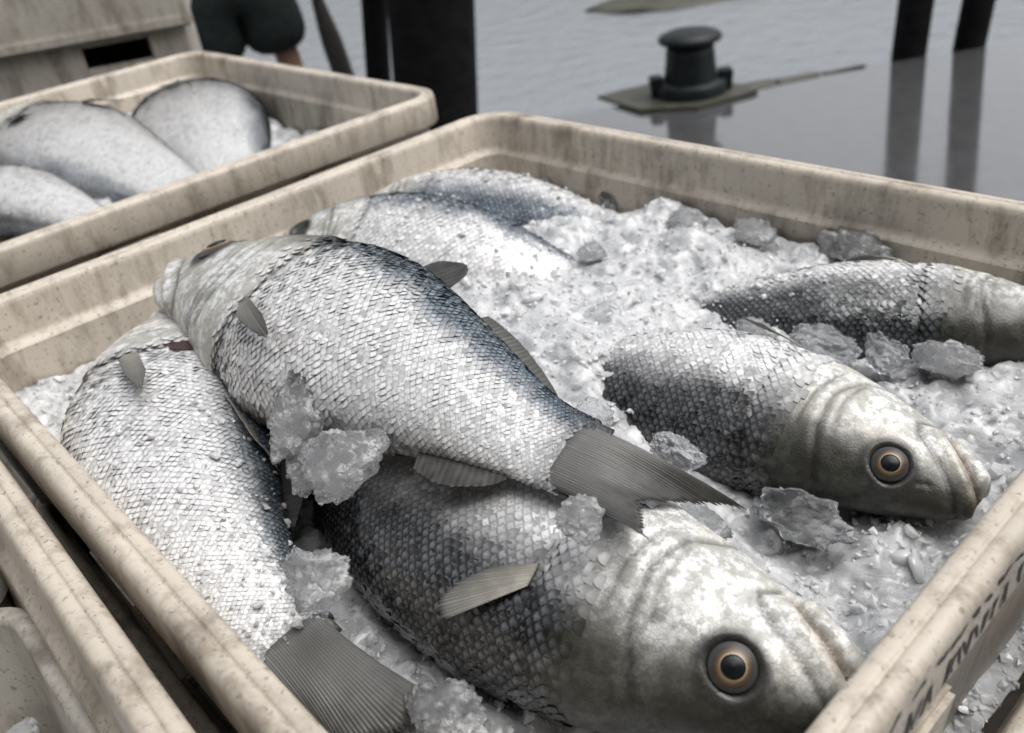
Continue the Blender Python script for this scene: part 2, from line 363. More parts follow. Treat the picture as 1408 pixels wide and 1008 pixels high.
RIM = [(.007, -.034), (.004, -.038), (.001, -.037), (0, -.034), (0, -.006), (.0012, -.0022), (.004, -.0003), (.0075, 0), (.0088, -.0006), (.0098, -.0019), (.0108, -.0006), (.012, 0),
       (.0165, -.0004), (.0188, -.0025), (.02, -.007), (.0212, -.033), (.0225, -.037), (.0265, -.0395), (.0285, -.0425)]
def crate(label, loc, rz=0, L=.733, Wd=.625, depth=.2, r=.05, mat='crate', ribs=True, slot=False, group='plastic fish crates'):
    root = empty('fish_crate', loc, label, 'crate', group); root.rotation_euler = (0, 0, rz)
    loft('rim', RIM, L, Wd, r, M[mat], root)
    loft('basin', [(.0284, -.0424), (.031, -.08), (.041, -depth + .012), (.046, -depth + .004), (.06, -depth)], L, Wd, r, M[mat], root, cap=True)
    loft('outer_wall', [(.006, -.03), (.0125, -.034), (.014, -.06), (.030, -depth - .008), (.05, -depth - .008)], L, Wd, r, M[mat], root, cap=True)
    if ribs:
        rib = None
        spots = []
        for f in (.17, .50, .80):
            spots += [(L * f, -Wd, 0), (L * f, 0, 180)]
        for f in (.3, .7): spots += [(0, -Wd * f, -90), (L, -Wd * f, 90)]
        for (x, y, a) in spots:
            if rib is None:
                bm = bmesh.new(); bmesh.ops.create_cube(bm, size=1)
                for vtx in bm.verts:
                    top = vtx.co.z > 0
                    vtx.co = Vector((vtx.co.x * .07, .0115 + vtx.co.y * .022 + (0 if top else .006), -.078 + vtx.co.z * .07))
                bmesh.ops.bevel(bm, geom=bm.edges[:], offset=.003, segments=2, affect='EDGES')
                rib = bm_obj('stacking_lug', bm, M[mat], root); o = rib
            else:
                o = link(rib.copy(), root)
            o.location = (x, y, 0); o.rotation_euler = (0, 0, R(a))
    return root
main = crate('beige plastic fish crate heaped with ice and seven silver fish', (0, 0, H))
back = crate('beige crate of blurred fish behind the heaped crate', (-.110 - .733, .027, H))

# ------------------------------------------------------------------ fish
UK = np.array([0, .004, .015, .04, .08, .13, .19, .27, .37, .48, .60, .72, .82, .91, 1.0])
HD = np.array([0, .030, .048, .066, .086, .107, .129, .149, .160, .153, .130, .101, .076, .057, .050])
HV = np.array([0, .028, .045, .062, .082, .103, .125, .147, .162, .153, .126, .094, .069, .052, .046])
WW = np.array([0, .016, .027, .038, .053, .068, .083, .093, .098, .093, .078, .056, .034, .016, .0025])
def cubic(x, X, Y):
    m = np.gradient(Y, X); i = np.clip(np.searchsorted(X, x) - 1, 0, len(X) - 2)
    h = X[i + 1] - X[i]; t = (x - X[i]) / h
    return (2*t**3 - 3*t**2 + 1) * Y[i] + (t**3 - 2*t**2 + t) * h * m[i] + (-2*t**3 + 3*t**2) * Y[i+1] + (t**3 - t**2) * h * m[i+1]
UG = .285                                # gill edge along the body
def seg_dist(X, Y, pts):
    d = np.full(X.shape, 9.0)
    for (ax, ay), (bx, by) in zip(pts[:-1], pts[1:]):
        vx, vy = bx - ax, by - ay; t = np.clip(((X - ax) * vx + (Y - ay) * vy) / (vx * vx + vy * vy), 0, 1)
        d = np.minimum(d, np.hypot(X - ax - t * vx, Y - ay - t * vy))
    return d
EYE = (.36, .12)                          # in head lengths
class Fish:
    def __init__(s, pts, roll=0, side=1, hs=1.0, ws=1.0, dark=.25, darkw=.5, back=(.045, .055, .062), flare=1.0, seed=0, twist=0, gillred=0, tint=1.0, hd=1.0, tilt=.4, HLm=None, hdark=None, hsc=.80, spark=1.0):
        s.__dict__.update(spark=spark, side=side, hs=hs, ws=ws, dark=dark, darkw=darkw, back=back, flare=flare, seed=seed, gillred=gillred, tint=tint, hd=hd, hsc=hsc, hdark=dark + .25 if hdark is None else hdark)
        W = np.array([px(*p) for p in pts]); s.P, s.SL = spline(W, 200)
        ker = np.ones(9) / 9
        s.P = np.stack([np.convolve(np.pad(s.P[:, c], 4, 'reflect', reflect_type='odd'), ker, 'valid') for c in range(3)], 1)
        s.T = np.gradient(s.P, axis=0); s.T /= np.linalg.norm(s.T, axis=1)[:, None]
        hc = (CAM_C - s.P[100]) * [1, 1, 0]; up = np.array([0, 0, 1.0]) + tilt * hc / np.linalg.norm(hc); up /= np.linalg.norm(up); N = up - (s.T @ up)[:, None] * s.T; N /= np.linalg.norm(N, axis=1)[:, None]
        D = side * np.cross(N, s.T); ph = np.radians(roll + twist * np.linspace(-.5, .5, 200))[:, None]
        s.N = N * np.cos(ph) + D * np.sin(ph); s.D = D * np.cos(ph) - N * np.sin(ph)
        s.us = np.linspace(0, 1, 200); s.HL = HLm or UG * s.SL; s.hf = s.HL / s.SL
    def amap(s, u): return np.where(u < UG, u * s.hf / UG, s.hf + (u - UG) * (1 - s.hf) / (1 - UG))
    def fr(s, u):
        u = s.amap(np.asarray(u))
        f = lambda A: np.stack([np.interp(u, s.us, A[:, c]) for c in range(3)], -1)
        return f(s.P), f(s.T), f(s.N), f(s.D)
    def base(s, u, th):
        P, T, N, D = s.fr(u); c = np.cos(th); sn = np.sin(th)
        h = np.where(c > 0, cubic(u, UK, HD) * s.hd, cubic(u, UK, HV)) * s.SL * s.hs; wd = cubic(u, UK, WW) * s.SL * s.ws
        y = h * np.sign(c) * np.abs(c) ** .95; z = wd * np.sign(sn) * np.abs(sn) ** .9
        return P + D * y[..., None] + N * z[..., None], y
    def head(s, u, th, y):
        """relief of the head (metres along the normal) and colour weights"""
        X = u / UG; Y = y / s.HL; hl = s.HL; on = (np.sin(th) > -.5)
        ge = 1.0 - .55 * (Y - .06) ** 2 - .10 * np.clip(Y - .25, 0, 1)              # gill cover edge
        dlt = X - ge
        cover = sstep(.045, -.035, dlt) * sstep(-.62, -.35, -abs(Y + .02))
        d = .014 * hl * s.flare * cover * sstep(.45, .95, X)
        d = d - .006 * hl * np.exp(-((dlt - .04) / .03) ** 2) * sstep(.62, .4, abs(Y))
        pre = seg_dist(X, Y, [(.62, .34), (.70, .12), (.71, -.08), (.64, -.24), (.5, -.33)])
        d = d - .011 * hl * np.exp(-(pre / .014) ** 2) + .003 * hl * np.exp(-((pre - .035) / .03) ** 2)
        fold = np.minimum(seg_dist(X, Y, [(.79, .14), (.785, -.05), (.74, -.22)]), seg_dist(X, Y, [(.63, .10), (.655, -.04), (.625, -.2)]))
        d = d - .006 * hl * np.exp(-(fold / .012) ** 2)
        mouth = seg_dist(X, Y, [(-.03, .05), (.04, -.02), (.12, -.09), (.25, -.19)])
        d = d - .034 * hl * np.exp(-(mouth / .013) ** 2)
        lip = seg_dist(X, Y, [(.0, .09), (.07, .02), (.15, -.05), (.28, -.145)])
        d = d + .020 * hl * np.exp(-((lip) / .028) ** 2)
        lj = seg_dist(X, Y, [(.0, -.05), (.08, -.12), (.2, -.21)])
        d = d + .018 * hl * np.exp(-(lj / .03) ** 2)
        mx = seg_dist(X, Y, [(.05, .13), (.12, .06), (.2, -.005), (.33, -.10), (.36, -.16), (.30, -.20)])
        d = d - .010 * hl * np.exp(-(mx / .010) ** 2)
        br = np.minimum(seg_dist(X, Y, [(.30, -.30), (.5, -.40), (.8, -.47)]), seg_dist(X, Y, [(.25, -.25), (.45, -.345), (.75, -.40), (.92, -.38)]))
        d = d - .008 * hl * np.exp(-(br / .010) ** 2)
        de = np.hypot(X - EYE[0], Y - EYE[1])
        d = d + .008 * hl * np.exp(-((de - .10) / .02) ** 2) - .030 * hl * sstep(.089, .07, de)
        nos = np.minimum(np.hypot(X - .19, Y - .115), np.hypot((X - .225), (Y - .13)))
        d = d - .008 * hl * np.exp(-(nos / .012) ** 2)
        line = np.clip(np.exp(-(pre / .013) ** 2) * .8 + np.exp(-(fold / .011) ** 2) * .7 + np.exp(-(mx / .013) ** 2) * .95 + np.exp(-(br / .010) ** 2) * .5
                       + np.exp(-(nos / .014) ** 2) * .8, 0, 1)
        slit = np.exp(-(mouth / .012) ** 2); gil = np.exp(-((dlt - .035) / .02) ** 2) * sstep(.62, .4, abs(Y))
        msk = sstep(1.15, 1.0, X) * on
        return d * msk, line * msk, slit * msk, gil * msk, de, X, Y, dlt
    def skin_col(s, u, th, y, hinfo):
        d, line, slit, gil, de, X, Y, dlt = hinfo
        b = np.cos(th); nz = .12 * fbm(np.stack([X * 3, Y * 6, 0 * X + s.seed], -1).reshape(-1, 3), 3, s.seed).reshape(X.shape)
        hx = sstep(1.12, .55, X); dk = s.dark + (s.hdark - s.dark) * hx; dw = s.darkw + (.6 - s.darkw) * hx
        kb = sstep(dk - dw * .5, dk + dw, b + nz); kh = kb
        white = np.array([.77, .77, .765]) * s.tint
        hd = mixc(white, np.array([.06, .06, .05]), kh)
        bd = mixc((.36, .36, .36), np.array(s.back) * .5, kb); tl = sstep(.88, .96, u)[..., None]; bd = bd * (1 - tl) + np.array([.07, .07, .068]) * tl
        k = sstep(.0, .02, dlt)[..., None]
        c = hd * (1 - k) + bd * k
        c = c * (1 - .8 * line[..., None]); c = c * (1 - slit[..., None]) + np.array([.10, .055, .04]) * slit[..., None]
        gc = np.array([.06, .05, .045]) if not s.gillred else np.array([.10, .025, .018])
        gk = np.clip(gil * (.9 if s.gillred else .5), 0, 1)[..., None]; c = c * (1 - gk) + gc * gk
        lipk = np.exp(-(seg_dist(X, Y, [(.0, .05), (.07, -.02), (.25, -.17)]) / .035) ** 2)[..., None] * .5
        c = c * (1 - lipk) + np.array([.55, .46, .38]) * lipk
        ek = sstep(.14, .10, de)[..., None]; c = c * (1 - ek) + np.array([.05, .05, .048]) * ek
        return c
    def surf(s, u, th):
        p, y = s.base(u, th); return p, y
    def build(s, name, label, group, nu=150, nv=112, scale=.0054, eye=True, scales=True):
        root = empty(name, s.P[100], label, 'fish', group); s.root = root; off = Vector(root.location)
        q = np.linspace(0, 1, nu); u = np.where(q < .55, .32 * (q / .55) ** 1.15, .32 + .68 * (q - .55) / .45); u = np.sort(u) * .998; u[0] = .0004
        th = np.linspace(0, 2 * np.pi, nv, endpoint=False); th = th - .35 * np.sin(2 * th) * 0
        U, TH = np.meshgrid(u, th, indexing='ij'); P, y = s.base(U, TH); hi = s.head(U, TH, y)
        n = grid_normals(P, True); ctr = s.fr(U)[0]
        if np.sum(n[nu // 2] * (P - ctr)[nu // 2]) < 0: n = -n
        P = P + n * hi[0][..., None]
        P += n * (.0005 * fbm(P.reshape(-1, 3) * 90, 3, s.seed).reshape(nu, nv) * sstep(.34, .26, U) - .0009 * sstep(.27, .33, U))[..., None]
        c = s.skin_col(U, TH, y, hi)
        F = grid_faces(nu, nv, True)
        if s.side > 0: F = F[:, ::-1]
        F = F.tolist(); F.append(list(range(nv))); F.append([(nu - 1) * nv + i for i in range(nv)])
        s.body = child_world(mesh('body', P.reshape(-1, 3), F, M['skin'], None, col=c.reshape(-1, 3)), root)
        s.bvh = BVHTree.FromPolygons([tuple(v) for v in P.reshape(-1, 3)], F)
        s.gridP = P
        if eye: s.make_eye()
        if scales: s.make_scales(scale)
        return s
    def at(s, u, y_hl, lift=0):
        """surface point on the visible side at u and at height y (head lengths)"""
        u = np.array([u]); b = s.SL * s.hs * (cubic(u, UK, HD) * s.hd if y_hl > 0 else cubic(u, UK, HV)); cth = np.clip(y_hl * s.HL / b, -.999, .999)
        th = np.arccos(np.sign(cth) * np.abs(cth) ** (1 / .95)); p, _ = s.base(u, th)
        pu, _ = s.base(u + .01, th); pt, _ = s.base(u, th - .03)
        n = np.cross(pu[0] - p[0], pt[0] - p[0]); n /= np.linalg.norm(n)
        if n @ s.fr(u)[2][0] < 0: n = -n
        tu = pu[0] - p[0]; tu -= n * (n @ tu); tu /= np.linalg.norm(tu); tv = pt[0] - p[0]; tv -= n * (n @ tv); tv -= tu * (tu @ tv); tv /= np.linalg.norm(tv)
        return p[0] + n * lift, n, tu, tv
    def make_eye(s):
        p, n, tu, tv = s.at(EYE[0] * UG, EYE[1], -.012 * s.HL); r = .075 * s.HL
        prof = [0, .2, .4, .5, .54, .58, .64, .72, .84, .93, 1.0, 1.06]; nn = 36; V = []; C = []
        for q_ in prof:
            zz = .36 * (1 - (q_ / 1.06) ** 2) * r + .10 * r
            cc = np.interp(q_, [0, .51, .535, .58, .66, .76, .86, .95, 1.06], range(9)); pal = np.array([(.01, .01, .01), (.01, .01, .01), (.46, .40, .30), (.28, .20, .11), (.11, .07, .035), (.065, .05, .03), (.035, .03, .027), (.05, .05, .05), (.03, .03, .03)])
            for a in np.linspace(0, 2 * np.pi, nn, endpoint=False):
                cj = cc + .35 * math.sin(a * 2 + s.seed) * (1 if 3 < cc < 7 else 0)
                V.append(p + (tu * math.cos(a) + tv * math.sin(a)) * q_ * r + n * zz); C.append([np.interp(cj, range(9), pal[:, i]) for i in range(3)])
        F = grid_faces(len(prof), nn, True)
        if np.cross(tu, tv) @ n < 0: F = F[:, ::-1]
        ey = child_world(mesh('eye', np.array(V), F.tolist(), M['eye'], None, col=np.array(C)), s.root)
        V = []; pr = [0, .25, .4, .515, .52]
        for q_ in pr:
            zz = .36 * (1 - (q_ / 1.06) ** 2) * r + .10 * r + .05 * r * (1 if q_ < .518 else -.6)
            for a in np.linspace(0, 2 * np.pi, nn, endpoint=False): V.append(p + (tu * math.cos(a) * 1.05 + tv * math.sin(a)) * q_ * r + n * zz)
        F = grid_faces(len(pr), nn, True)
        if np.cross(tu, tv) @ n < 0: F = F[:, ::-1]
        pu = mesh('pupil', np.array(V), F.tolist(), M['pupil']); pu.parent = ey
    def make_scales(s, size):
        l0 = size; r0 = size * .70
        # rows run along the body at constant distance (around the girth) from the lateral line
        ths = np.linspace(-.45, np.pi + .45, 120)
        ug = np.linspace(UG * .42, .992, 160)
        UU, TT = np.meshgrid(ug, ths, indexing='ij'); PP, _ = s.base(UU, TT)
        arc = np.concatenate([np.zeros((160, 1)), np.cumsum(np.linalg.norm(np.diff(PP, axis=1), axis=2), axis=1)], 1)
        mid = np.array([np.interp(np.pi / 2 * .97, ths, arc[i]) for i in range(160)]); arc = mid[:, None] - arc      # + towards the back
        ds = s.amap(ug) * s.SL; shrink = 1 - .5 * sstep(.45, 1.0, ug)
        idx = np.concatenate([[0], np.cumsum(np.diff(ds) / (l0 * (shrink[1:] + shrink[:-1]) / 2))])
        us, tt = [], []
        J = int(arc.max() / (r0 * .55)) + 2
        for j in range(-J, J + 1):
            i = np.arange(0, idx[-1], 1.0) + (.5 if j % 2 else 0)
            i = i[i < idx[-1]] + rng.normal(0, .05, (i < idx[-1]).sum())
            u = np.interp(i, idx, ug); sh = np.interp(u, ug, shrink)
            us.append(u); tt.append(j * r0 * sh + rng.normal(0, .00012, len(u)))
        us = np.concatenate(us); tt = np.concatenate(tt)
        gi = np.clip(np.interp(us, ug, np.arange(160)).round().astype(int), 0, 159)
        ok = (tt < arc[gi, 0]) & (tt > arc[gi, -1])
        us, tt, gi = us[ok], tt[ok], gi[ok]
        th = np.array([np.interp(-t, -arc[g], ths) for t, g in zip(tt, gi)])
        p, y = s.base(us, th); Y = y / s.HL
        X = us / UG; ge = 1.0 - .55 * (Y - .06) ** 2 - .10 * np.clip(Y - .25, 0, 1)
        de_ = np.hypot(X - EYE[0], Y - EYE[1]); rn = rng.random(len(us))
        keep = (X > np.minimum(ge, s.hsc + .14 * rn)) & ((X - ge > 0) | (Y > -.34 + .3 * np.clip(.8 - X, 0, 1))) & (us < .985 - .035 * rng.random(len(us)) ** 2)
        us, th, p, Y = us[keep], th[keep], p[keep], Y[keep]
        pu, _ = s.base(us + .004, th); pt, _ = s.base(us, th - .02)
        tu = pu - p; tu /= np.linalg.norm(tu, axis=1)[:, None]; tv = pt - p; n = np.cross(tu, tv); n /= np.linalg.norm(n, axis=1)[:, None]
        ctr = s.fr(us)[0]; n = n * np.sign(np.sum(n * (p - ctr), 1))[:, None]; tv = np.cross(n, tu) * 1.0
        flip = np.sum(tv * (pt - p), 1) < 0; tv[flip] *= -1
        m = len(us); sh = np.interp(us, ug, shrink); ln = l0 * sh; rd = r0 * sh
        # one scale: 4 steps along, 5 across
        a_ = np.array([-.62, -.15, .22, .46, .60]); b_ = np.array([-1, -.6, 0, .6, 1.0])
        A, B = np.meshgrid(a_, b_, indexing='ij'); prog = (A + .62) / 1.22
        Apos = A - np.clip(prog, 0, 1) * .42 * B ** 2; Bw = B * (1.0 - .25 * prog ** 3)
        lift = -.028 + .10 * prog - .035 * B ** 2 * (.4 + prog)
        oh = np.where(us / UG < 1.0 - .55 * (Y - .06) ** 2 - .10 * np.clip(Y - .25, 0, 1), .3, 1.0); tiltu = rng.normal(0, .075 * s.spark, m) * oh; tiltv = rng.normal(0, .09 * s.spark, m) * oh
        Apos, Bw, lift = Apos.ravel(), Bw.ravel(), lift.ravel(); na = len(Apos)
        V = (p[:, None, :] + tu[:, None, :] * (Apos[None, :, None] * ln[:, None, None]) + tv[:, None, :] * (Bw[None, :, None] * rd[:, None, None] * .98)
             + n[:, None, :] * ((lift[None, :] * oh[:, None] + Apos[None, :] * tiltu[:, None] + Bw[None, :] * tiltv[:, None] * .7) * ln[:, None])[..., None])
        on_head = (us / UG - (1.0 - .55 * (Y - .06) ** 2 - .10 * np.clip(Y - .25, 0, 1)) < 0)
        hinf = s.head(us, th, Y * s.HL); hd_ = hinf[0]; hline = np.clip(hinf[1] * .8 + hinf[3] * .3, 0, .9)
        V = p[:, None, :] + (V - p[:, None, :]) * np.where(on_head, .8 + .2 * sstep(.6, .95, us / UG), 1.0)[:, None, None] + n[:, None, :] * (hd_ + .00035 - np.where(us / UG > 1.0, .0005, 0) + np.where(on_head, .0, 0))[:, None, None]
        # colours
        b = np.cos(th); nz = fbm(np.stack([us * 14, th * 3, us * 0 + s.seed], 1), 3, s.seed)
        hx = sstep(1.12, .55, us / UG); dk = s.dark + (s.hdark - s.dark) * hx; dw = s.darkw + (.6 - s.darkw) * hx
        kb = sstep(dk - dw * .5, dk + dw, b + .10 * nz)
        br = np.clip(rng.normal(1.0, .16, m) + .14 * fbm(np.stack([us * 30, th * 7, us * 0], 1), 3, s.seed + 2), .5, 1.35)
        cen = mixc((.86, .86, .862), np.array([.15, .16, .175]) + 2.2 * np.array([.6, .9, 1.2]) * (s.back[2] - .014), kb) * br[:, None] * s.tint; edg = mixc((.52, .52, .52), np.array(s.back), kb)
        Xs = us / UG; hc = mixc(np.array([.60, .60, .59]), np.array([.06, .06, .05]), kb) * (1 + (br[:, None] - 1) * .6); kx = sstep(.98, .76, Xs)[:, None]
        cen = np.clip(cen * (1 - kx) + hc * kx, 0, .92); edg = edg * (1 - kx) + hc * .88 * kx
        kt = sstep(.90, .985, us)[:, None] * .8; cen = cen * (1 - kt) + np.array([.10, .10, .10]) * kt; edg = edg * (1 - kt) + np.array([.04, .04, .04]) * kt
        rad = np.clip(np.hypot((A.ravel() - .10) / .46, B.ravel() / 1.0), 0, 1.3)
        wv = sstep(.62, 1.02, rad)[None, :] * np.ones((m, 1)); wv = np.clip(wv + kb[:, None] * .6 * sstep(.2, .75, rad)[None, :], 0, 1)
        C = cen[:, None, :] * (1 - wv[..., None]) + edg[:, None, :] * wv[..., None]
        C = C * (1 - hline)[:, None, None]
        fc = grid_faces(5, 5)
        if s.side * 1 > 0: fc = fc[:, ::-1]
        s.sc = dict(V=V, C=C, p=p, n=n, fc=fc, size=ln)
    def finish_scales(s, others, nsingle=0):
        """the scales that show largest become parts of their own, the rest one coat"""
        if not hasattr(s, 'sc'): return
        V, C, p, n, fc = s.sc['V'], s.sc['C'], s.sc['p'], s.sc['n'], s.sc['fc']; m = len(p); single = np.zeros(m, bool)
        if nsingle:
            uv, dep = to_px(p); vw = CAM_C - p; dist = np.linalg.norm(vw, axis=1); vw /= dist[:, None]; fac = np.sum(vw * n, 1)
            score = fac * s.sc['size'] ** 2 / dist ** 2
            score[(uv[:, 0] < 5) | (uv[:, 0] > 1403) | (uv[:, 1] < 5) | (uv[:, 1] > 1003)] = -1
            cnt = 0
            for i in np.argsort(-score):
                if score[i] <= 0 or cnt >= nsingle: break
                o_ = Vector(p[i] + n[i] * .004); hit = False
                for f in others:
                    if f.bvh.ray_cast(o_, Vector(vw[i]), float(dist[i]))[0] is not None: hit = True; break
                if not hit: single[i] = True; cnt += 1
            inv = Matrix.Translation(-Vector(s.root.location)); fl = fc.tolist()
            for i in np.nonzero(single)[0]:
                o = mesh('scale', V[i] - p[i], fl, M['scale'], s.root, col=C[i]); o.location = p[i] - np.array(s.root.location)
        rest = ~single; k = int(rest.sum()); na = V.shape[1]
        F = (fc[None] + (np.arange(k) * na)[:, None, None]).reshape(-1, 4)
        o = child_world(mesh('scale_coat', V[rest].reshape(-1, 3), F, M['scale'], None, col=C[rest].reshape(-1, 3)), s.root); o['kind'] = 'stuff'
    # ---- fins
    def fin(s, name, base, tips, rays=16, c0=(.42, .40, .36), c1=(.10, .10, .095), ridge=.0002, nrm=None, jag=.03, tan=None):
        base = spline(base, 60)[0]; tips = spline(tips, 60)[0]; nr = rays * 6 + 1; q = np.linspace(0, 59, nr)
        B = np.stack([np.interp(q, range(60), base[:, i]) for i in range(3)], 1); T_ = np.stack([np.interp(q, range(60), tips[:, i]) for i in range(3)], 1)
        ph = np.arange(nr) / 6.0 * 2 * np.pi; ry = (.5 + .5 * np.cos(ph)) * (1 + .5 * vnoise(np.stack([np.floor(np.arange(nr) / 6 + .5) * 1.7, np.zeros(nr), np.zeros(nr) + s.seed], 1), 4))
        rl = 1 + jag * (ry - .6) + .02 * fbm(np.stack([q * .3, q * 0, q * 0 + s.seed], 1), 2, s.seed + 5)
        nm = np.cross(T_[nr // 2] - B[nr // 2], B[-1] - B[0]) if nrm is None else np.asarray(nrm, float); nm = nm / np.linalg.norm(nm)
        if nm[2] < 0: nm = -nm
        K = 14; V = []; C = []
        c0 = np.array(c0); c1 = np.array(c1)
        for j in range(K):
            t = j / (K - 1); te = (t * rl)[:, None]; rowp = B + (T_ - B) * te
            if tan is not None: mid = B + np.asarray(tan)[None] * np.linalg.norm(T_ - B, axis=1)[:, None] * .45; rowp = B * (1 - te) ** 2 + mid * 2 * te * (1 - te) + T_ * te ** 2
            sag = .012 * np.linalg.norm(T_ - B, axis=1) * math.sin(math.pi * t)
            rowp = rowp + nm * (ridge * (ry - .3) * min(1, t * 4 + .2) * (1 - .5 * t) + sag)[:, None]
            rowp = rowp + nm * (.0012 * t * fbm(rowp * 60, 2, s.seed + 9))[:, None]
            V.append(rowp); tt = t ** .8; base_c = c0 * (1 - tt) + c1 * tt
            C.append(base_c[None] * (.62 + .55 * ry[:, None]))
        V = np.array(V); C = np.clip(np.array(C), 0, 1)
        low = V - nm * .0007
        allV = np.concatenate([V.reshape(-1, 3), low.reshape(-1, 3)]); off = K * nr; F = grid_faces(K, nr).tolist(); F2 = (grid_faces(K, nr)[:, ::-1] + off).tolist()
        rim = [i for i in range(nr)] + [j * nr + nr - 1 for j in range(1, K)] + [(K - 1) * nr + i for i in range(nr - 2, -1, -1)] + [j * nr for j in range(K - 2, 0, -1)]
        F3 = [[rim[i], rim[i] + off, rim[(i + 1) % len(rim)] + off, rim[(i + 1) % len(rim)]] for i in range(len(rim))]
        return child_world(mesh(name, allV, F + F2 + F3, M['fin'], None, col=np.concatenate([C.reshape(-1, 3)] * 2)), s.root)
    def tail(s, tips, rays=20, **kw):
        u = np.array([.955]); P, T, N, D = [a[0] for a in s.fr(u)]; h = .042 * s.SL * s.hs
        wv = float(cubic(u, UK, WW)[0]) * s.SL * s.ws; base = [P + D * h * 1.02 * q_ + N * (wv * math.sqrt(max(0, 1 - q_ * q_)) + .0002) for q_ in (1, .9, .5, 0, -.5, -.9, -1)]
        return s.fin('tail_fin', base, [px(*t) for t in tips], rays, tan=T, **kw)
    def side_fin(s, name, u, y, ang, spread, length, basew=.02, lift=.003, rays=20, curl=.0, c0=(.45, .43, .38), c1=(.12, .12, .11), prof=None):
        """fan lying on the flank: ang 0 = towards the tail, + = towards the back"""
        p, n, tu, tv = s.at(u, y, .0012); base = []; tips = []
        for q_ in np.linspace(-1, 1, 7):
            b = p + tv * q_ * basew * .5 + n * .001; a = R(ang + spread * q_ * .5); ll = length * ((prof or (lambda z: 1 - .35 * abs(z) ** 1.5 - .12 * z))(q_))
            base.append(b); tips.append(b + (tu * math.cos(a) + tv * math.sin(a)) * ll + n * (lift + curl * q_))
        return s.fin(name, base, tips, rays, c0, c1, .00012, nrm=n)
    def ridge_fin(s, name, u0, u1, height, dors=True, lean=.35, lay=.0, rays=14, c0=(.35, .34, .31), c1=(.10, .10, .095)):
        uu = np.linspace(u0, u1, 9); th = np.full(9, 0.0 if dors else np.pi); p, _ = s.base(uu, th); P, T, N, D = s.fr(uu)
        sg = 1 if dors else -1; hh_ = height * (np.sin(np.pi * np.linspace(.12, .97, 9)) ** .6) * (1 - .45 * np.linspace(0, 1, 9))
        tips = p + (D * sg * math.cos(lay) + N * math.sin(lay)) * hh_[:, None] + T * (hh_ * lean)[:, None]
        return s.fin(name, list(p - D * sg * .002), list(tips), rays, c0, c1, .00015, nrm=s.fr(np.array([.5]))[2][0])

GM = 'fish heaped on ice in the front crate'; GB = 'fish in the blurred back crate'
ALL = []
f1 = Fish([(236, 386, -.016), (310, 404, -.008), (410, 442, .0), (515, 492, .006), (620, 545, .008), (720, 598, .006), (815, 640, .004)], tilt=.72, hsc=.92, dark=.42, darkw=.36, back=(.05, .065, .08), seed=3, HLm=.205, hs=.97, hdark=.55)
f1.build('silver_fish', 'silver fish lying on top of the heap, head by the crate wall, dark tail spread', GM)
f2 = Fish([(268, 430, -.055), (250, 478, -.052), (242, 532, -.049), (244, 592, -.047), (256, 652, -.046), (282, 714, -.047), (322, 780, -.053), (368, 845, -.06), (425, 908, -.072)], tilt=.3, roll=0, hsc=.9, ws=.95, dark=.45, darkw=.4, seed=8, gillred=1, flare=1.3, HLm=.15, hs=1.05)
f2.build('silver_fish', 'pale silver fish along the near crate wall with a reddish open gill', GM)
f3 = Fish([(1182, 952, -.06), (1090, 920, -.06), (980, 882, -.06), (840, 828, -.06), (700, 765, -.062), (580, 705, -.068), (500, 655, -.078), (410, 590, -.095)], tilt=.5, hs=.95, dark=-.08, darkw=.45, back=(.012, .012, .012), seed=15, HLm=.136, hdark=.22)
f3.build('silver_fish', 'big dark backed fish at the front, round eye, snout against the crate rim', GM)
f4 = Fish([(1350, 688, -.066), (1275, 654, -.064), (1180, 616, -.062), (1080, 582, -.062), (980, 556, -.064), (880, 536, -.068), (790, 518, -.078), (690, 500, -.095)], tilt=.4, hs=.95, dark=-.12, darkw=.4, back=(.012, .012, .011), seed=21, HLm=.126, hdark=-.05)
f4.build('silver_fish', 'dark olive fish on the ice, round eye, snout pointing at the printed crate side', GM)
f5 = Fish([(1530, 470, -.07), (1460, 456, -.066), (1400, 448, -.064), (1300, 438, -.064), (1200, 433, -.066), (1100, 432, -.068), (1000, 434, -.073), (880, 446, -.098)], tilt=.25, hs=.85, dark=-.25, darkw=.5, back=(.018, .02, .018), seed=27, HLm=.12, hdark=-.2)
f5.build('silver_fish', 'dark fish half sunk in ice by the far crate wall, head out of sight', GM, nu=110, nv=80)
f6 = Fish([(372, 362, -.05), (440, 345, -.045), (530, 342, -.042), (630, 355, -.046), (730, 380, -.06), (820, 405, -.085), (880, 430, -.11)], tilt=.6, hs=1.0, dark=.40, darkw=.4, back=(.06, .07, .085), seed=33, hsc=.9)
f6.build('silver_fish', 'pale fish tucked behind the topmost fish, its tail buried in ice', GM, nu=110, nv=80, eye=False)
f7 = Fish([(465, 318, -.07), (525, 300, -.062), (605, 291, -.058), (705, 296, -.058), (800, 315, -.066), (880, 338, -.08), (950, 360, -.1)], tilt=.15, side=-1, hs=.9, dark=.0, darkw=.5, back=(.05, .06, .075), seed=39, hsc=.9)
f7.build('silver_fish', 'fish curving along the far side of the heap below the crate corner', GM, nu=110, nv=80, eye=False)
ALL = [f1, f2, f3, f4, f5, f6, f7]
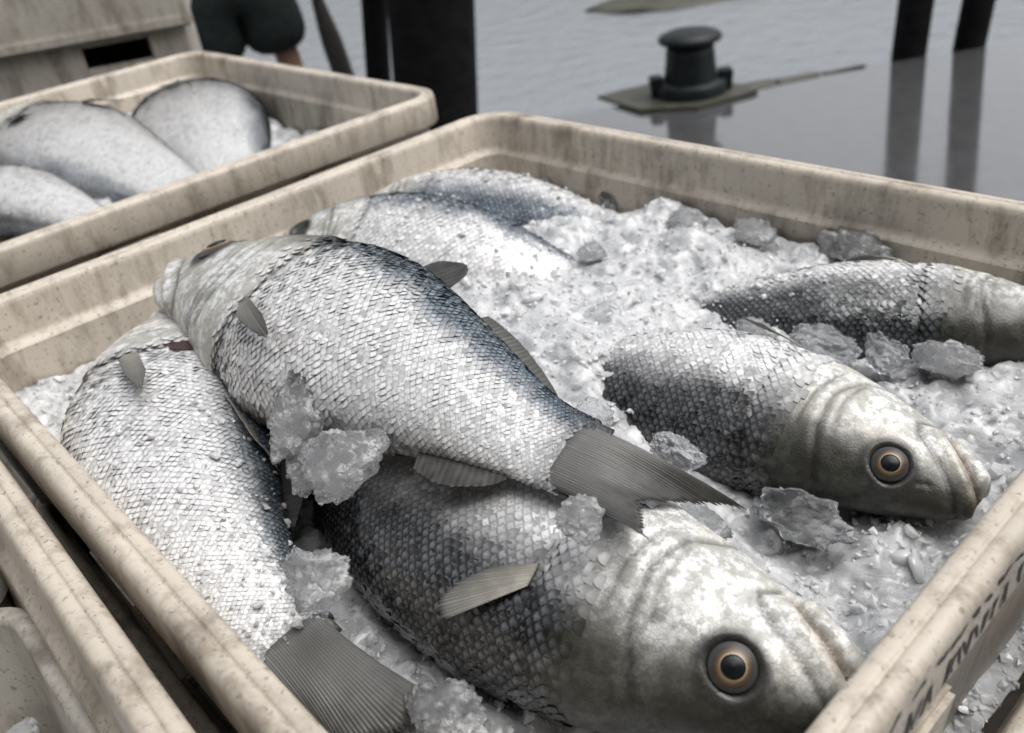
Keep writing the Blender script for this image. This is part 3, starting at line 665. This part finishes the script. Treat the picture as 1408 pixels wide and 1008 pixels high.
# fins
DK0, DK1 = (.05, .05, .048), (.028, .028, .027)
f1.tail([(1022, 698, -.035), (965, 692, -.025), (915, 688, -.012), (880, 690, -.004), (884, 716, .002), (889, 738, .004)], 30, c0=(.17, .17, .165), c1=DK1)
f1.side_fin('pectoral_fin', .292, -.12, -12, 7, .082, .010, lift=.006, prof=lambda z: 1 - .5 * abs(z - .3) ** 1.2, c0=(.26, .25, .22), c1=(.07, .07, .065))
f1.side_fin('pelvic_fin', .33, -.46, -12, 20, .075, .014, lift=.001, rays=10, c0=(.45, .40, .34), c1=(.16, .14, .12))
f1.ridge_fin('anal_fin', .76, .90, .018, dors=False, lean=.8, lay=.2, c0=DK0, c1=DK1)
f1.ridge_fin('first_dorsal_fin', .40, .52, .022, dors=True, lean=1.4, lay=.1, rays=9, c0=DK0, c1=DK1)
f1.ridge_fin('second_dorsal_fin',   .64, .88, .007, dors=True, lean=1.5, lay=-.2, rays=22, c0=(.16, .16, .15), c1=(.07, .07, .065))
f2.tail([(590, 952, -.082), (565, 985, -.085), (525, 1012, -.088), (470, 1018, -.088), (425, 990, -.085)], 28, c0=(.17, .17, .165), c1=DK1)
f2.side_fin('pectoral_fin', .295, -.14, 12, 8, .088, .010, lift=.006, prof=lambda z: 1 - .5 * abs(z - .3) ** 1.2, c0=(.30, .29, .26), c1=(.10, .10, .09))
f2.ridge_fin('dorsal_fin', .55, .8, .02, dors=True, lean=.8, lay=.3, rays=18, c0=DK0, c1=DK1)
gs = [f2.at(UG * x_, y_, l_) for y_ in np.linspace(.04, .30, 9) for x_, l_ in ((.985 - .5 * (y_ - .06) ** 2, .0012), (1.02 - .5 * (y_ - .06) ** 2, .0018), (1.07 + .1 * math.sin(math.pi * y_ / .3) - .5 * (y_ - .06) ** 2, .0010))]
child_world(mesh('gill_slit', np.array([g_[0] for g_ in gs]), grid_faces(9, 3), M['gill']), f2.root)
f3.side_fin('pectoral_fin', .30, .13, 40, 18, .046, .012, lift=.006, prof=lambda z: 1 - .3 * abs(z) ** 1.5 + .2 * z)
f4.side_fin('pelvic_fin', .30, -.40, -10, 24, .05, .014, lift=.003)
f5.side_fin('pelvic_fin', .34, -.38, -10, 20, .045, .014, lift=.003)
for i, f in enumerate(ALL): f.finish_scales([g for g in ALL if g is not f], 300 if i < 4 else 0)
# fish in the back crate
g1 = Fish([(-45, 205, -.08), (35, 203, -.07), (110, 215, -.066), (180, 240, -.07), (250, 270, -.08), (330, 312, -.1)], roll=0, side=-1, hs=.8, ws=.85, dark=.7, darkw=.4, tilt=.5, spark=.3, seed=51, back=(.06, .07, .085))
g1.build('silver_fish', 'blurred silver fish, longest in the back crate, belly fin raised', GB, nu=90, nv=64, scale=.006, eye=False)
g2 = Fish([(232, 150, -.09), (262, 165, -.075), (290, 192, -.068), (310, 222, -.07), (322, 258, -.08), (330, 300, -.1)], tilt=.5, side=1, hs=1.0, ws=.95, dark=.68, darkw=.4, spark=.3, seed=57, back=(.06, .07, .085))
g2.build('silver_fish', 'rounded blurred fish by the far corner of the back crate', GB, nu=90, nv=64, scale=.006, eye=False)
g3 = Fish([(-110, 282, -.06), (-40, 275, -.052), (20, 277, -.05), (80, 290, -.052), (140, 310, -.06), (200, 335, -.08)], roll=0, side=-1, hs=.8, ws=.85, dark=.7, darkw=.4, tilt=.5, spark=.3, seed=63)
g3.build('silver_fish', 'white blurred fish against the near rim of the back crate', GB, nu=90, nv=64, scale=.006, eye=False)
KD0, KD1 = (.16, .15, .12), (.06, .055, .045)
g1.side_fin('pelvic_fin', .40, -.30, -10, 26, .07, .02, lift=.008, c0=KD0, c1=KD1); g1.side_fin('pectoral_fin', .30, .05, 10, 34, .05, .02, lift=.008, c0=KD0, c1=KD1)
g2.side_fin('pectoral_fin', .30, -.05, 0, 36, .035, .02, lift=.006, c0=KD0, c1=KD1)
g3.side_fin('pectoral_fin', .30, .0, 5, 32, .045, .018, lift=.006, c0=KD0, c1=KD1)
for f in (g1, g2, g3): f.finish_scales([])

# ------------------------------------------------------------------ ice
def ice_field(ctrl, x0, x1, y0, y1, default, step=.0024, sig=.055):
    C = np.array([[*px(a, b, z)[:2], z] for a, b, z in ctrl])
    xs = np.arange(x0, x1, step); ys = np.arange(y0, y1, step); XX, YY = np.meshgrid(xs, ys, indexing='ij')
    num = np.full(XX.shape, default * .02); den = np.full(XX.shape, .02)
    for cx, cy_, cz in C:
        wgt = np.exp(-((XX - cx) ** 2 + (YY - cy_) ** 2) / (2 * sig ** 2)); num += wgt * cz; den += wgt
    return xs, ys, XX, YY, num / den
def chunk_mesh(name, rad, mat, seed, sub=4, cuts=9, rough=.09):
    r_ = random.Random(seed); bm = bmesh.new(); bmesh.ops.create_icosphere(bm, subdivisions=sub, radius=1)
    planes = []
    for _ in range(cuts):
        nv_ = Vector((r_.gauss(0, 1), r_.gauss(0, 1), r_.gauss(0, 1))).normalized(); planes.append((nv_, r_.uniform(.55, .85)))
    for vtx in bm.verts:
        c = vtx.co
        for nv_, d in planes:
            e = c.dot(nv_) - d
            if e > 0: c -= nv_ * e * .93
        o_ = Vector((seed * 3.1, 0, 0)); q_ = 1 + rough * mnoise.noise(c * 3.2 + o_) * 1.8 + rough * .9 * mnoise.noise(c * 8 + o_) + rough * .55 * mnoise.noise(c * 17 + o_) + rough * .3 * mnoise.noise(c * 34 + o_)
        vtx.co = Vector((c.x * rad[0], c.y * rad[1], c.z * rad[2])) * q_
    return bm_obj(name, bm, mat, smooth=True)
def ico(sub):
    bm = bmesh.new(); bmesh.ops.create_icosphere(bm, subdivisions=sub, radius=1); bm.verts.ensure_lookup_table()
    V = np.array([v_.co for v_ in bm.verts]); F = np.array([[v_.index for v_ in f_.verts] for f_ in bm.faces]); bm.free(); return V, F
def shards(name, pos, sizes, sub, mat, seed, flat=(.45, .9), jit=.28):
    V0, F0 = ico(sub); r_ = np.random.default_rng(seed); n = len(pos)
    V = V0[None] * (1 + r_.normal(0, jit, (n, len(V0), 1))) * np.stack([np.ones(n), r_.uniform(.5, 1, n), r_.uniform(*flat, n)], 1)[:, None, :]
    a, b, c = r_.uniform(0, 6.28, n), r_.uniform(-.9, .9, n), r_.uniform(-.9, .9, n)
    def rotm(ax, t):
        m = np.zeros((n, 3, 3)); i, j, k_ = ax; m[:, k_, k_] = 1; m[:, i, i] = np.cos(t); m[:, j, j] = np.cos(t); m[:, i, j] = -np.sin(t); m[:, j, i] = np.sin(t); return m
    Rm = rotm((1, 2, 0), b) @ rotm((0, 2, 1), c) @ rotm((0, 1, 2), a)
    V = np.einsum('nij,nvj->nvi', Rm, V) * sizes[:, None, None] + pos[:, None, :]
    F = (F0[None] + (np.arange(n) * len(V0))[:, None, None]).reshape(-1, 3)
    return mesh(name, V.reshape(-1, 3), F, mat, smooth=(sub > 1))
def ice_bed(label, ctrl, x0, x1, y0, y1, default, nsh, nl, seed, fishes=(), step=.0024):
    xs, ys, XX, YY, Z = ice_field(ctrl, x0, x1, y0, y1, default, step)
    P = np.stack([XX.ravel(), YY.ravel(), np.full(XX.size, seed * 1.7)], 1)
    Z = Z + (.009 * fbm(P * 20, 3, seed) + .0036 * fbm(P * 70, 3, seed + 1)).reshape(Z.shape)
    lump = np.abs(fbm(P * 48, 3, seed + 2)).reshape(Z.shape); Z = Z - .005 * (lump - .35)
    Z = Z +   .0013 * fbm(P * 240, 2, seed + 3).reshape(Z.shape)
    V = np.stack([XX, YY, Z + H], -1)
    bed = mesh('ice_bed', V.reshape(-1, 3), grid_faces(len(xs), len(ys)), M['slush']); tag(bed, label, 'ice', None, 'stuff')
    r_ = np.random.default_rng(seed + 40)
    def sample(n):
        i = r_.integers(3, len(xs) - 3, n); j = r_.integers(3, len(ys) - 3, n); p = V[i, j].copy(); p[:, :2] += r_.uniform(-step, step, (n, 2)); return p
    p = sample(nsh); sz = np.clip(r_.lognormal(math.log(.0014), .5, nsh), .0006, .006); p[:, 2] += sz * r_.uniform(-.3, .45, nsh)
    o = shards('ice_grains', p, sz, 1, M['shard'], seed); o.parent = bed; o['kind'] = 'stuff'
    p = sample(nl); sz = np.clip(r_.lognormal(math.log(.0075), .35, nl), .004, .013); p[:, 2] += sz * r_.uniform(-.5, .0, nl)
    o = shards('ice_lumps', p, sz, 2, M['shard'], seed + 1, jit=.12, flat=(.3,.7)); o.parent = bed; o['kind'] = 'stuff'
    return bed
main_ice = ice_bed('crushed white ice filling the front crate around its fish',
        [(80, 560, -.075), (50, 500, -.085), (110, 650, -.085), (200, 760, -.095), (300, 900, -.10), (600, 400, -.05), (700, 410, -.042), (850, 380, -.045), (800, 440, -.045), (950, 300, -.046), (900, 320, -.046), (1040, 318, -.048), (1120, 335, -.054),
         (1200, 340, -.056), (1280, 370, -.085), (740, 255, -.075), (840, 280, -.075), (640, 250, -.1), (1000, 395, -.058), (1000, 450, -.08), (1060, 455, -.08), (900, 430, -.050), (760, 480, -.038), (820, 490, -.045), (700, 450, -.035), (1350, 400, -.09), (1100, 470, -.062), (1230, 500, -.068), (1380, 500, -.075), (1350, 560, -.082), (1400, 620, -.09),
         (1250, 800, -.098), (1350, 720, -.098), (1150, 800, -.095), (1050, 740, -.085), (950, 720, -.078), (850, 600, -.075), (600, 990, -.095), (520, 1000, -.1), (440, 660, -.07), (440, 760, -.09), (700, 1010, -.1), (900, 1040, -.11), (300, 330, -.12), (150, 420, -.115)],
        .036, .733 - .036, -.625 + .036, -.036, -.1, 10000, 60, 5)
ice_bed('blurred crushed ice between the fish of the back crate',
        [(190, 170, -.065), (300, 210, -.08), (400, 195, -.085), (360, 215, -.085), (80, 170, -.07), (240, 240, -.075), (20, 240, -.075)],
        -.11 - .733 + .036, -.11 - .036, -.598 + .036, .027 - .036, -.085, 2500, 250, 9, step=.004)

cr = []
r_ = np.random.default_rng(3)
for f, lo, hi_, n in ((f2, .55, .97, 150), (f4, .62, .9, 90), (f6, .35, .8, 90), (f7, .5, .8, 60), (f5, .5, .85, 60)):
    pp, nn_ = f.sc['p'], f.sc['n']; uu = np.linalg.norm(pp - f.P[0], axis=1) / f.SL; ok = np.nonzero((uu > lo) & (uu < hi_) & (nn_[:, 2] > .25))[0]
    ii = r_.choice(ok, n); cr.append(pp[ii] + nn_[ii] * .0012)
cr = np.concatenate(cr); o = shards('ice_crumbs', cr, np.clip(r_.lognormal(math.log(.0013), .5, len(cr)), .0006, .004), 1, M['shard'], 99); o.parent = main_ice; o['kind'] = 'stuff'
def chunk(label, x, y, z, rad, rot, seed, mat='chunk', cuts=12, rough=.13, group=None):
    if mat == 'milky': rough = .07
    o = chunk_mesh('ice_chunk', rad, M[mat], seed, 5, cuts, rough); o.location = px(x, y, z); o.rotation_euler = [R(a) for a in rot]
    return tag(o, label, 'ice chunk', group)
chunk('long frosted ice lump wedged between the topmost fish and the reddish gilled fish', 408, 572, .004, (.034, .020, .015), (15, 25, -40), 3)
chunk('broad frosted ice lump leaning on the longer lump under the topmost fish belly', 476, 632, .002, (.030, .021, .016), (20, -20, 50), 5)
chunk('jagged ice piece under the two frosted lumps', 432, 640, -.015, (.022, .015, .012), (0, 30, -30), 17)
chunk('rounded ice disc resting above the fish tail by the near wall', 436, 794, -.02, (.021, .018, .010), (25, -10, 30), 8)
chunk('small domed ice lump on the belly of the big front fish beside the tail tip', 797, 714, .004, (.012, .013, .010), (10, 0, 0), 12)
chunk('glassy ice pebble behind the topmost fish tail root', 815, 570, -.03, (.013, .011, .010), (0, 0, 20), 14, 'clear', 6)
chunk('clear ice wedge standing between the spread tail and the olive fish', 932, 624, -.045, (.017, .006, .014), (0, 0, 10), 19, 'clear', 6)
chunk('milky ice lump beside the tip of the spread tail', 945, 716, -.045, (.026, .017, .014), (5, 5, 15), 23)
chunk('wide clear ice slab under the olive fish head', 1100, 712, -.075, (.028, .018, .011), (0, 5, 10), 29, 'clear', 8)
chunk('clear ice block between the olive fish and the half sunk fish', 1132, 476, -.055, (.024, .018, .015), (0, 10, 40), 31, 'clear', 8)
chunk('pointed ice piece beside the clear block near the half sunk fish', 1215, 492, -.06, (.018, .014, .015), (10, 30, 0), 37, 'clear', 10)
chunk('grey ice lump under the chin side of the half sunk fish', 1300, 496, -.062, (.024, .016, .014), (0, 10, 20), 41, 'chunk', 10)
chunk('ice lump at the tail end of the half sunk fish', 1040, 458, -.056, (.018, .012, .010), (0, 20, 60), 43)
chunk('high ice lump against the far wall in the middle of the pile', 945, 305, -.046, (.026, .014, .013), (10, 0, -10), 47, 'chunk', 12)
chunk('low ice lump against the far wall next to the high one', 1035, 321, -.049, (.026, .014, .011), (10, 0, -10), 53, 'chunk', 12)
chunk('largest frosted ice lump against the far wall, farthest from the crate corner', 1180, 345, -.052, (.036, .018, .015), (10, 0, -10), 59, 'chunk', 12)
chunk('ice lump by the far wall behind the curving fish', 745, 258, -.068, (.022, .010, .014), (0, 0, -10), 61, 'chunk', 12)
chunk('smaller ice lump by the far wall past the curving fish back', 838, 278, -.07, (.015, .009, .013), (0, 20, -10), 67, 'chunk', 12)
chunk('ice lump at the sunken end of the curving fish', 815, 345, -.045, (.015, .012, .009), (0, 0, -10), 71)
chunk('flat ice piece in the front corner by the dark fish tail', 620, 985, -.08, (.024, .018, .010), (0, 0, 20), 73)

# ------------------------------------------------------------------ neighbouring crates, boxes, pallets
near = crate('beige crate beside the heaped crate, its rim running along the near wall', (-.03, -.630, H - .014), R(-1.0))
lowr = crate('beige crate of ice directly beneath the heaped crate', (.020, -.004, H - .168))
def copy_tree(o, parent=None):
    c = o.copy(); COL.objects.link(c); c.parent = parent
    for ch in list(o.children): copy_tree(ch, c)
    return c
def pallet(label, x, y, L, Wd, top, rz=0):
    root = empty('wooden_pallet', (x, y, 0), label, 'pallet', 'pallets under the crate stacks'); root.rotation_euler = (0, 0, rz)
    def brd(name, x0, x1, y0, y1, z0, z1):
        bm = bmesh.new(); bmesh.ops.create_cube(bm, size=1)
        for v_ in bm.verts: v_.co = Vector((x0 + (v_.co.x + .5) * (x1 - x0), y0 + (v_.co.y + .5) * (y1 - y0), z0 + (v_.co.z + .5) * (z1 - z0)))
        bm_obj(name, bm, M['tool'], root)
    for i in range(3): brd('runner', 0, L, -Wd + i * (Wd - .08) / 2, -Wd + i * (Wd - .08) / 2 + .08, .002, top - .022)
    for i in range(6): brd('deck_board', i * (L - .09) / 5, i * (L - .09) / 5 + .09, -Wd, 0, top - .021, top)
PT = H - .168 * 4 - .208
for (src, dz0, n, lab) in ((lowr, 0, 3, 'lower crate in the stack under the heaped crate'), (back, .0, 4, 'lower crate in the stack under the back crate'), (near, -.0, 4, 'lower crate in the stack under the near wall crate')):
    for k_ in range(1, n + 1):
        c = copy_tree(src); c.location = Vector(src.location) - Vector((.004 * (k_ % 2), .003 * (k_ % 2), .168 * k_)); c['label'] = ('second', 'third', 'fourth', 'fifth')[k_ - (0 if src is lowr else 1)] + ' crate from the top' + lab[11:]; c['group'] = lab.replace('lower crate', 'lower crates')
pallet('wooden pallet under the stack of the heaped crate', .0, .02, .75, .66, PT)
pallet('wooden pallet under the stack of the back crate', -.86, .04, .75, .66, PT)
pallet('wooden pallet under the stack of the near wall crate', -.04, -.68, .75, .62, PT - .028)
# small rounded tubs standing in the near crate
def tub(label, x, y, z, L, Wd, depth=.1):
    root = empty('ice_tub', (x, y, H + z), label, 'tub')
    loft('rim', [(.0, -.02), (0, -.003), (.0015, -.0006), (.004, 0), (.009, 0), (.0115, -.0008), (.0125, -.004)], L, Wd, .035, M['crate_grey'], root)
    loft('basin', [(.0124, -.0035), (.016, -.05), (.02, -depth + .01), (.03, -depth)], L, Wd, .035, M['crate_grey'], root, cap=True)
    loft('outer_wall', [(.003, -.012), (.006, -.05), (.012, -depth - .006), (.03, -depth - .006)], L, Wd, .035, M['crate_grey'], root, cap=True)
    return root
tub('grey rounded tub with ice standing inside the crate along the near wall', .288, -.6625, -.074, .30, .26)
tub('second grey tub beside the rounded tub, inside the crate along the near wall', .055, -.6625, -.078, .215, .26)
rr = np.random.default_rng(77)
def small_ice(label, x0, x1, y0, y1, z, seed, amp=.012, n=900):
    xs = np.arange(x0, x1, .004); ys = np.arange(y0, y1, .004); XX, YY = np.meshgrid(xs, ys, indexing='ij')
    Z = z + H + amp * fbm(np.stack([XX.ravel() * 30, YY.ravel() * 30, XX.ravel() * 0 + seed], 1), 4, seed).reshape(XX.shape); V = np.stack([XX, YY, Z], -1)
    bed = mesh('ice_bed', V.reshape(-1, 3), grid_faces(len(xs), len(ys)), M['slush']); tag(bed, label, 'ice', None, 'stuff')
    i = rr.integers(0, len(xs), n); j = rr.integers(0, len(ys), n); sz = np.clip(rr.lognormal(math.log(.0018), .45, n), .0008, .005)
    o = shards('ice_grains', V[i, j], sz, 1, M['shard'], seed); o.parent = bed; o['kind'] = 'stuff'
small_ice('crushed ice in the rounded tub', .315, .56, -.90, -.69, -.145, 3, .006)
small_ice('crushed ice in the crate beneath, showing past the printed side', .66, .718, -.59, -.05, -.205, 4, .008, 1400)
# faded painted marks on the outer side of the front crate
mk = 0
for row, (z0, z1) in enumerate(((-.0075, -.0135), (-.0185, -.0325))):
    y = -.58
    while y < -.05:
        wd_ = random.uniform(.005, .014); y += random.uniform(.002, .007)
        for st in range(random.choice((2, 3, 3))):
            ya = y + random.uniform(0, wd_); yb = ya + random.uniform(-.007, .007); za = z0 - random.uniform(0, .002); zb = z1 + random.uniform(0, .003); t = random.uniform(.0018, .0038) * (1.6 if row == 0 else 1)
            V = [(0.733 + .0004 - .0035 * math.sin(math.pi * -yy / .625), yy, zz) for yy, zz in ((ya, za), (ya + t, za), (yb + t * .8, zb), (yb, zb))]
            mesh('painted_mark', V, [(0, 1, 2, 3)], M['ink'], main, smooth=False)
        y += wd_
# stack of pale boxes behind the back crate
def slab_mesh(parts, name, mat, parent):
    bm = bmesh.new()
    for (x0, x1, y0, y1, z0, z1) in parts:
        g = bmesh.ops.create_cube(bm, size=1)['verts']
        for v_ in g: v_.co = Vector((x0 + (v_.co.x + .5) * (x1 - x0), y0 + (v_.co.y + .5) * (y1 - y0), z0 + (v_.co.z + .5) * (z1 - z0)))
    bmesh.ops.bevel(bm, geom=bm.edges[:], offset=.004, segments=2, affect='EDGES')
    return bm_obj(name, bm, mat, parent)
BX, BY, BZ = -.999, .085, 1.045; BA = R(64)
def box(label, z, h, slot, over):
    r_ = empty('pale_box', (BX, BY, z), label, 'box', 'pale boxes stacked behind the back crate'); r_.rotation_euler = (0, 0, BA)
    x0, x1, d = -.62 - over, over, .42; y0 = -over
    if slot:
        sx0, sx1, sz1, sz0 = -.20, -.075, h - .012, h - .050
        parts = [(x0, sx0, y0, y0 + .014, 0, h), (sx1, x1, y0, y0 + .014, 0, h), (sx0 - .003, sx1 + .003, y0 + .001, y0 + .013, 0, sz0), (sx0 - .003, sx1 + .003, y0 + .001, y0 + .013, sz1, h)]
    else: parts = [(x0, x1, y0, y0 + .014, 0, h)]
    slab_mesh(parts, 'front_wall', M['crate_grey'], r_)
    slab_mesh([(x0, x0 + .014, y0 + .0145, d, 0, h)], 'side_wall', M['crate_grey'], r_); slab_mesh([(x1 - .014, x1, y0 + .0145, d, 0, h)], 'side_wall', M['crate_grey'], r_)
    slab_mesh([(x0 + .0145, x1 - .0145, d - .014, d, 0, h)], 'back_wall', M['crate_grey'], r_); slab_mesh([(x0 + .0145, x1 - .0145, y0 + .0145, d - .0145, .001, .015)], 'bottom', M['crate_grey'], r_)
    if not slot: slab_mesh([(x0 - .006, x1 + .006, y0 - .006, y0 + .004, -.004, .018)], 'lip', M['crate_grey'], r_)
box('pale box topmost in the stack behind the back crate', BZ, .24, False, .012)
box('pale box with a dark hand slot, under the topmost box of its stack', BZ - .215, .212, True, 0)
for i in range(1, 4): box('plain pale box, %s from the top of the stack behind the back crate' % ('third', 'fourth', 'fifth')[i - 1], BZ - .215 - .2075 * i, .205, False, 0)
slab('', [(0, 0)] * 3, 0, 0, M['tool']) if False else None

# ------------------------------------------------------------------ person by the quay edge
PB = gp(345, 84, .5); PB = np.array([PB[0], PB[1], 0]); ang = math.atan2(PB[1] - CAM_C[1], PB[0] - CAM_C[0]) - math.pi / 2
def skin(name, pts, edges, rad, mat, parent, root=0, sub=2):
    me = bpy.data.meshes.new(name); me.from_pydata(pts, edges, []); o = link(bpy.data.objects.new(name, me), parent)
    md = o.modifiers.new('skin', 'SKIN'); md.use_smooth_shade = True
    for i, sv in enumerate(me.skin_vertices[0].data): sv.radius = (rad[i] if isinstance(rad[i], tuple) else (rad[i], rad[i])); sv.use_root = (i == root)
    sb = o.modifiers.new('sub', 'SUBSURF'); sb.levels = sub; sb.render_levels = sub
    me.materials.append(mat); return o
per = empty('person', PB, 'person in dark green knee shorts standing by the quay edge holding a pole', 'person'); per.rotation_euler = (0, 0, ang)
bp = [(0, 0, .95), (0, 0, 1.12), (0, 0, 1.30), (0, 0, 1.45), (0, .01, 1.54), (0, .02, 1.64), (0, .02, 1.74),
      (.11, 0, .88), (.17, .01, .50), (.19, -.02, .28), (.19, -.01, .09), (.20, .13, .045), (-.11, 0, .88), (-.17, .02, .50), (-.19, 0, .28), (-.19, 0, .09), (-.20, .14, .045),
      (.19, 0, 1.42), (.29, .0, 1.14), (.33, .09, .90), (.335, .115, .84), (-.19, 0, 1.42), (-.28, .02, 1.14), (-.25, .16, .95), (-.24, .2, .9)]
be = [(0, 1), (1, 2), (2, 3), (3, 4), (4, 5), (5, 6), (0, 7), (7, 8), (8, 9), (9, 10), (10, 11), (0, 12), (12, 13), (13, 14), (14, 15), (15, 16), (3, 17), (17, 18), (18, 19), (19, 20), (3, 21), (21, 22), (22, 23), (23, 24)]
br_ = [(.15, .11), (.14, .10), (.16, .11), (.12, .09), .055, (.08, .095), (.06, .075), .095, .06, .062, .04, .04, .095, .06, .062, .04, .04, .06, .045, .032, .028, .06, .045, .032, .028]
skin('body', bp, be, br_, M['skinp'], per)
skin('shorts', [(0, 0, 1.0), (0, 0, .88), (.12, 0, .80), (.135, .01, .66), (.15, .01, .50), (-.12, 0, .80), (-.135, .015, .66), (-.15, .02, .49)], [(0, 1), (1, 2), (2, 3), (3, 4), (1, 5), (5, 6), (6, 7)],
     [(.2, .15), (.23, .16), .17, .165, .16, .17, .165, .16], M['shorts'], per)
skin('jacket', [(0, 0, 1.0), (0, 0, 1.2), (0, 0, 1.4), (0, 0, 1.49), (.2, 0, 1.42), (.295, 0, 1.14), (.32, .07, .97), (-.2, 0, 1.42), (-.285, .02, 1.14), (-.26, .12, 1.0)],
     [(0, 1), (1, 2), (2, 3), (2, 4), (4, 5), (5, 6), (2, 7), (7, 8), (8, 9)], [(.19, .15), (.19, .14), (.18, .13), .08, .085, .066, .052, .085, .066, .052], M['shirt'], per)
skin('hair', [(0, .0, 1.66), (0, .0, 1.76)], [(0, 1)], [(.09, .10), (.07, .08)], M['hair'], per)
for sx in (1, -1): skin('boot', [(sx * .19, -.01, .22), (sx * .19, -.01, .07), (sx * .20, .13, .05)], [(0, 1), (1, 2)], [.065, .055, .05], M['boot'], per)
hx, hy, hz = .345, .125, .80
gl = skin('glove', [(hx - .01, hy - .01, hz + .06), (hx, hy - .02, hz), (hx, hy - .02, hz - .05)], [(0, 1), (1, 2)], [.038, (.045, .03), (.042, .03)], M['glove'], per)
for i in range(4):
    z = hz + .02 - i * .026
    f_ = skin('finger', [(hx + .03, hy - .02, z), (hx + .045, hy + .02, z), (hx + .02, hy + .045, z - .004), (hx - .015, hy + .04, z - .006)], [(0, 1), (1, 2), (2, 3)], [.013, .0125, .012, .009], M['glove'], gl, sub=1)
skin('thumb', [(hx - .03, hy - .02, hz + .02), (hx - .045, hy + .02, hz + .0), (hx - .02, hy + .045, hz - .01)], [(0, 1), (1, 2)], [.015, .0135, .011], M['glove'], gl, sub=1)
a_, b_ = np.array([hx, hy + .012, hz + .12]), np.array([hx + .115, hy - .0, .0])
V = []; ts = np.linspace(0, 1, 14)
for t in ts:
    c_ = a_ + (b_ - a_) * t; r_ = .024 + .028 * sstep(.15, .5, t)
    for q_ in np.linspace(0, 2 * np.pi, 20, endpoint=False): V.append((c_[0] + r_ * math.cos(q_), c_[1] + r_ * .8 * math.sin(q_), c_[2]))
F = grid_faces(14, 20, True).tolist(); F.append(list(range(20))); F.append([13 * 20 + i for i in range(20)])
o = mesh('pole', V, F, M['tool']); o.location = PB; o.rotation_euler = (0, 0, ang); tag(o, 'dark weathered pole gripped in the red glove of the person', 'pole')

# ------------------------------------------------------------------ unseen boarded building added behind the camera to darken camera-facing sides
fw = np.array([-math.sin(CAM_E[2]), math.cos(CAM_E[2])]); rtv = np.array([fw[1], -fw[0]])
SB = CAM_C[:2] - fw * 1.5
shed = empty('added_shade_blocker', (*SB, 0), 'dark boarded market shed facing the quay and the crate stacks', 'shed'); shed.rotation_euler = (0, 0, CAM_E[2])
M['board'] = simple('blocker_boards', (.03, .028, .026), .75, nscale=8, var=.4)
for i in range(24): slab_mesh([(-4.8 + i * .4, -4.8 + i * .4 + .388, -.05 - .006 * (i % 2), 0, .01, 3.6)], 'blocker_board', M['board'], shed)
slab_mesh([(-4.8, 4.8, -4.0, -.07, .01, 3.55)], 'blocker_core', M['board'], shed)
slab_mesh([(-5.1, 5.1, -4.3, .35, 3.61, 3.75)], 'blocker_roof', M['board'], shed)
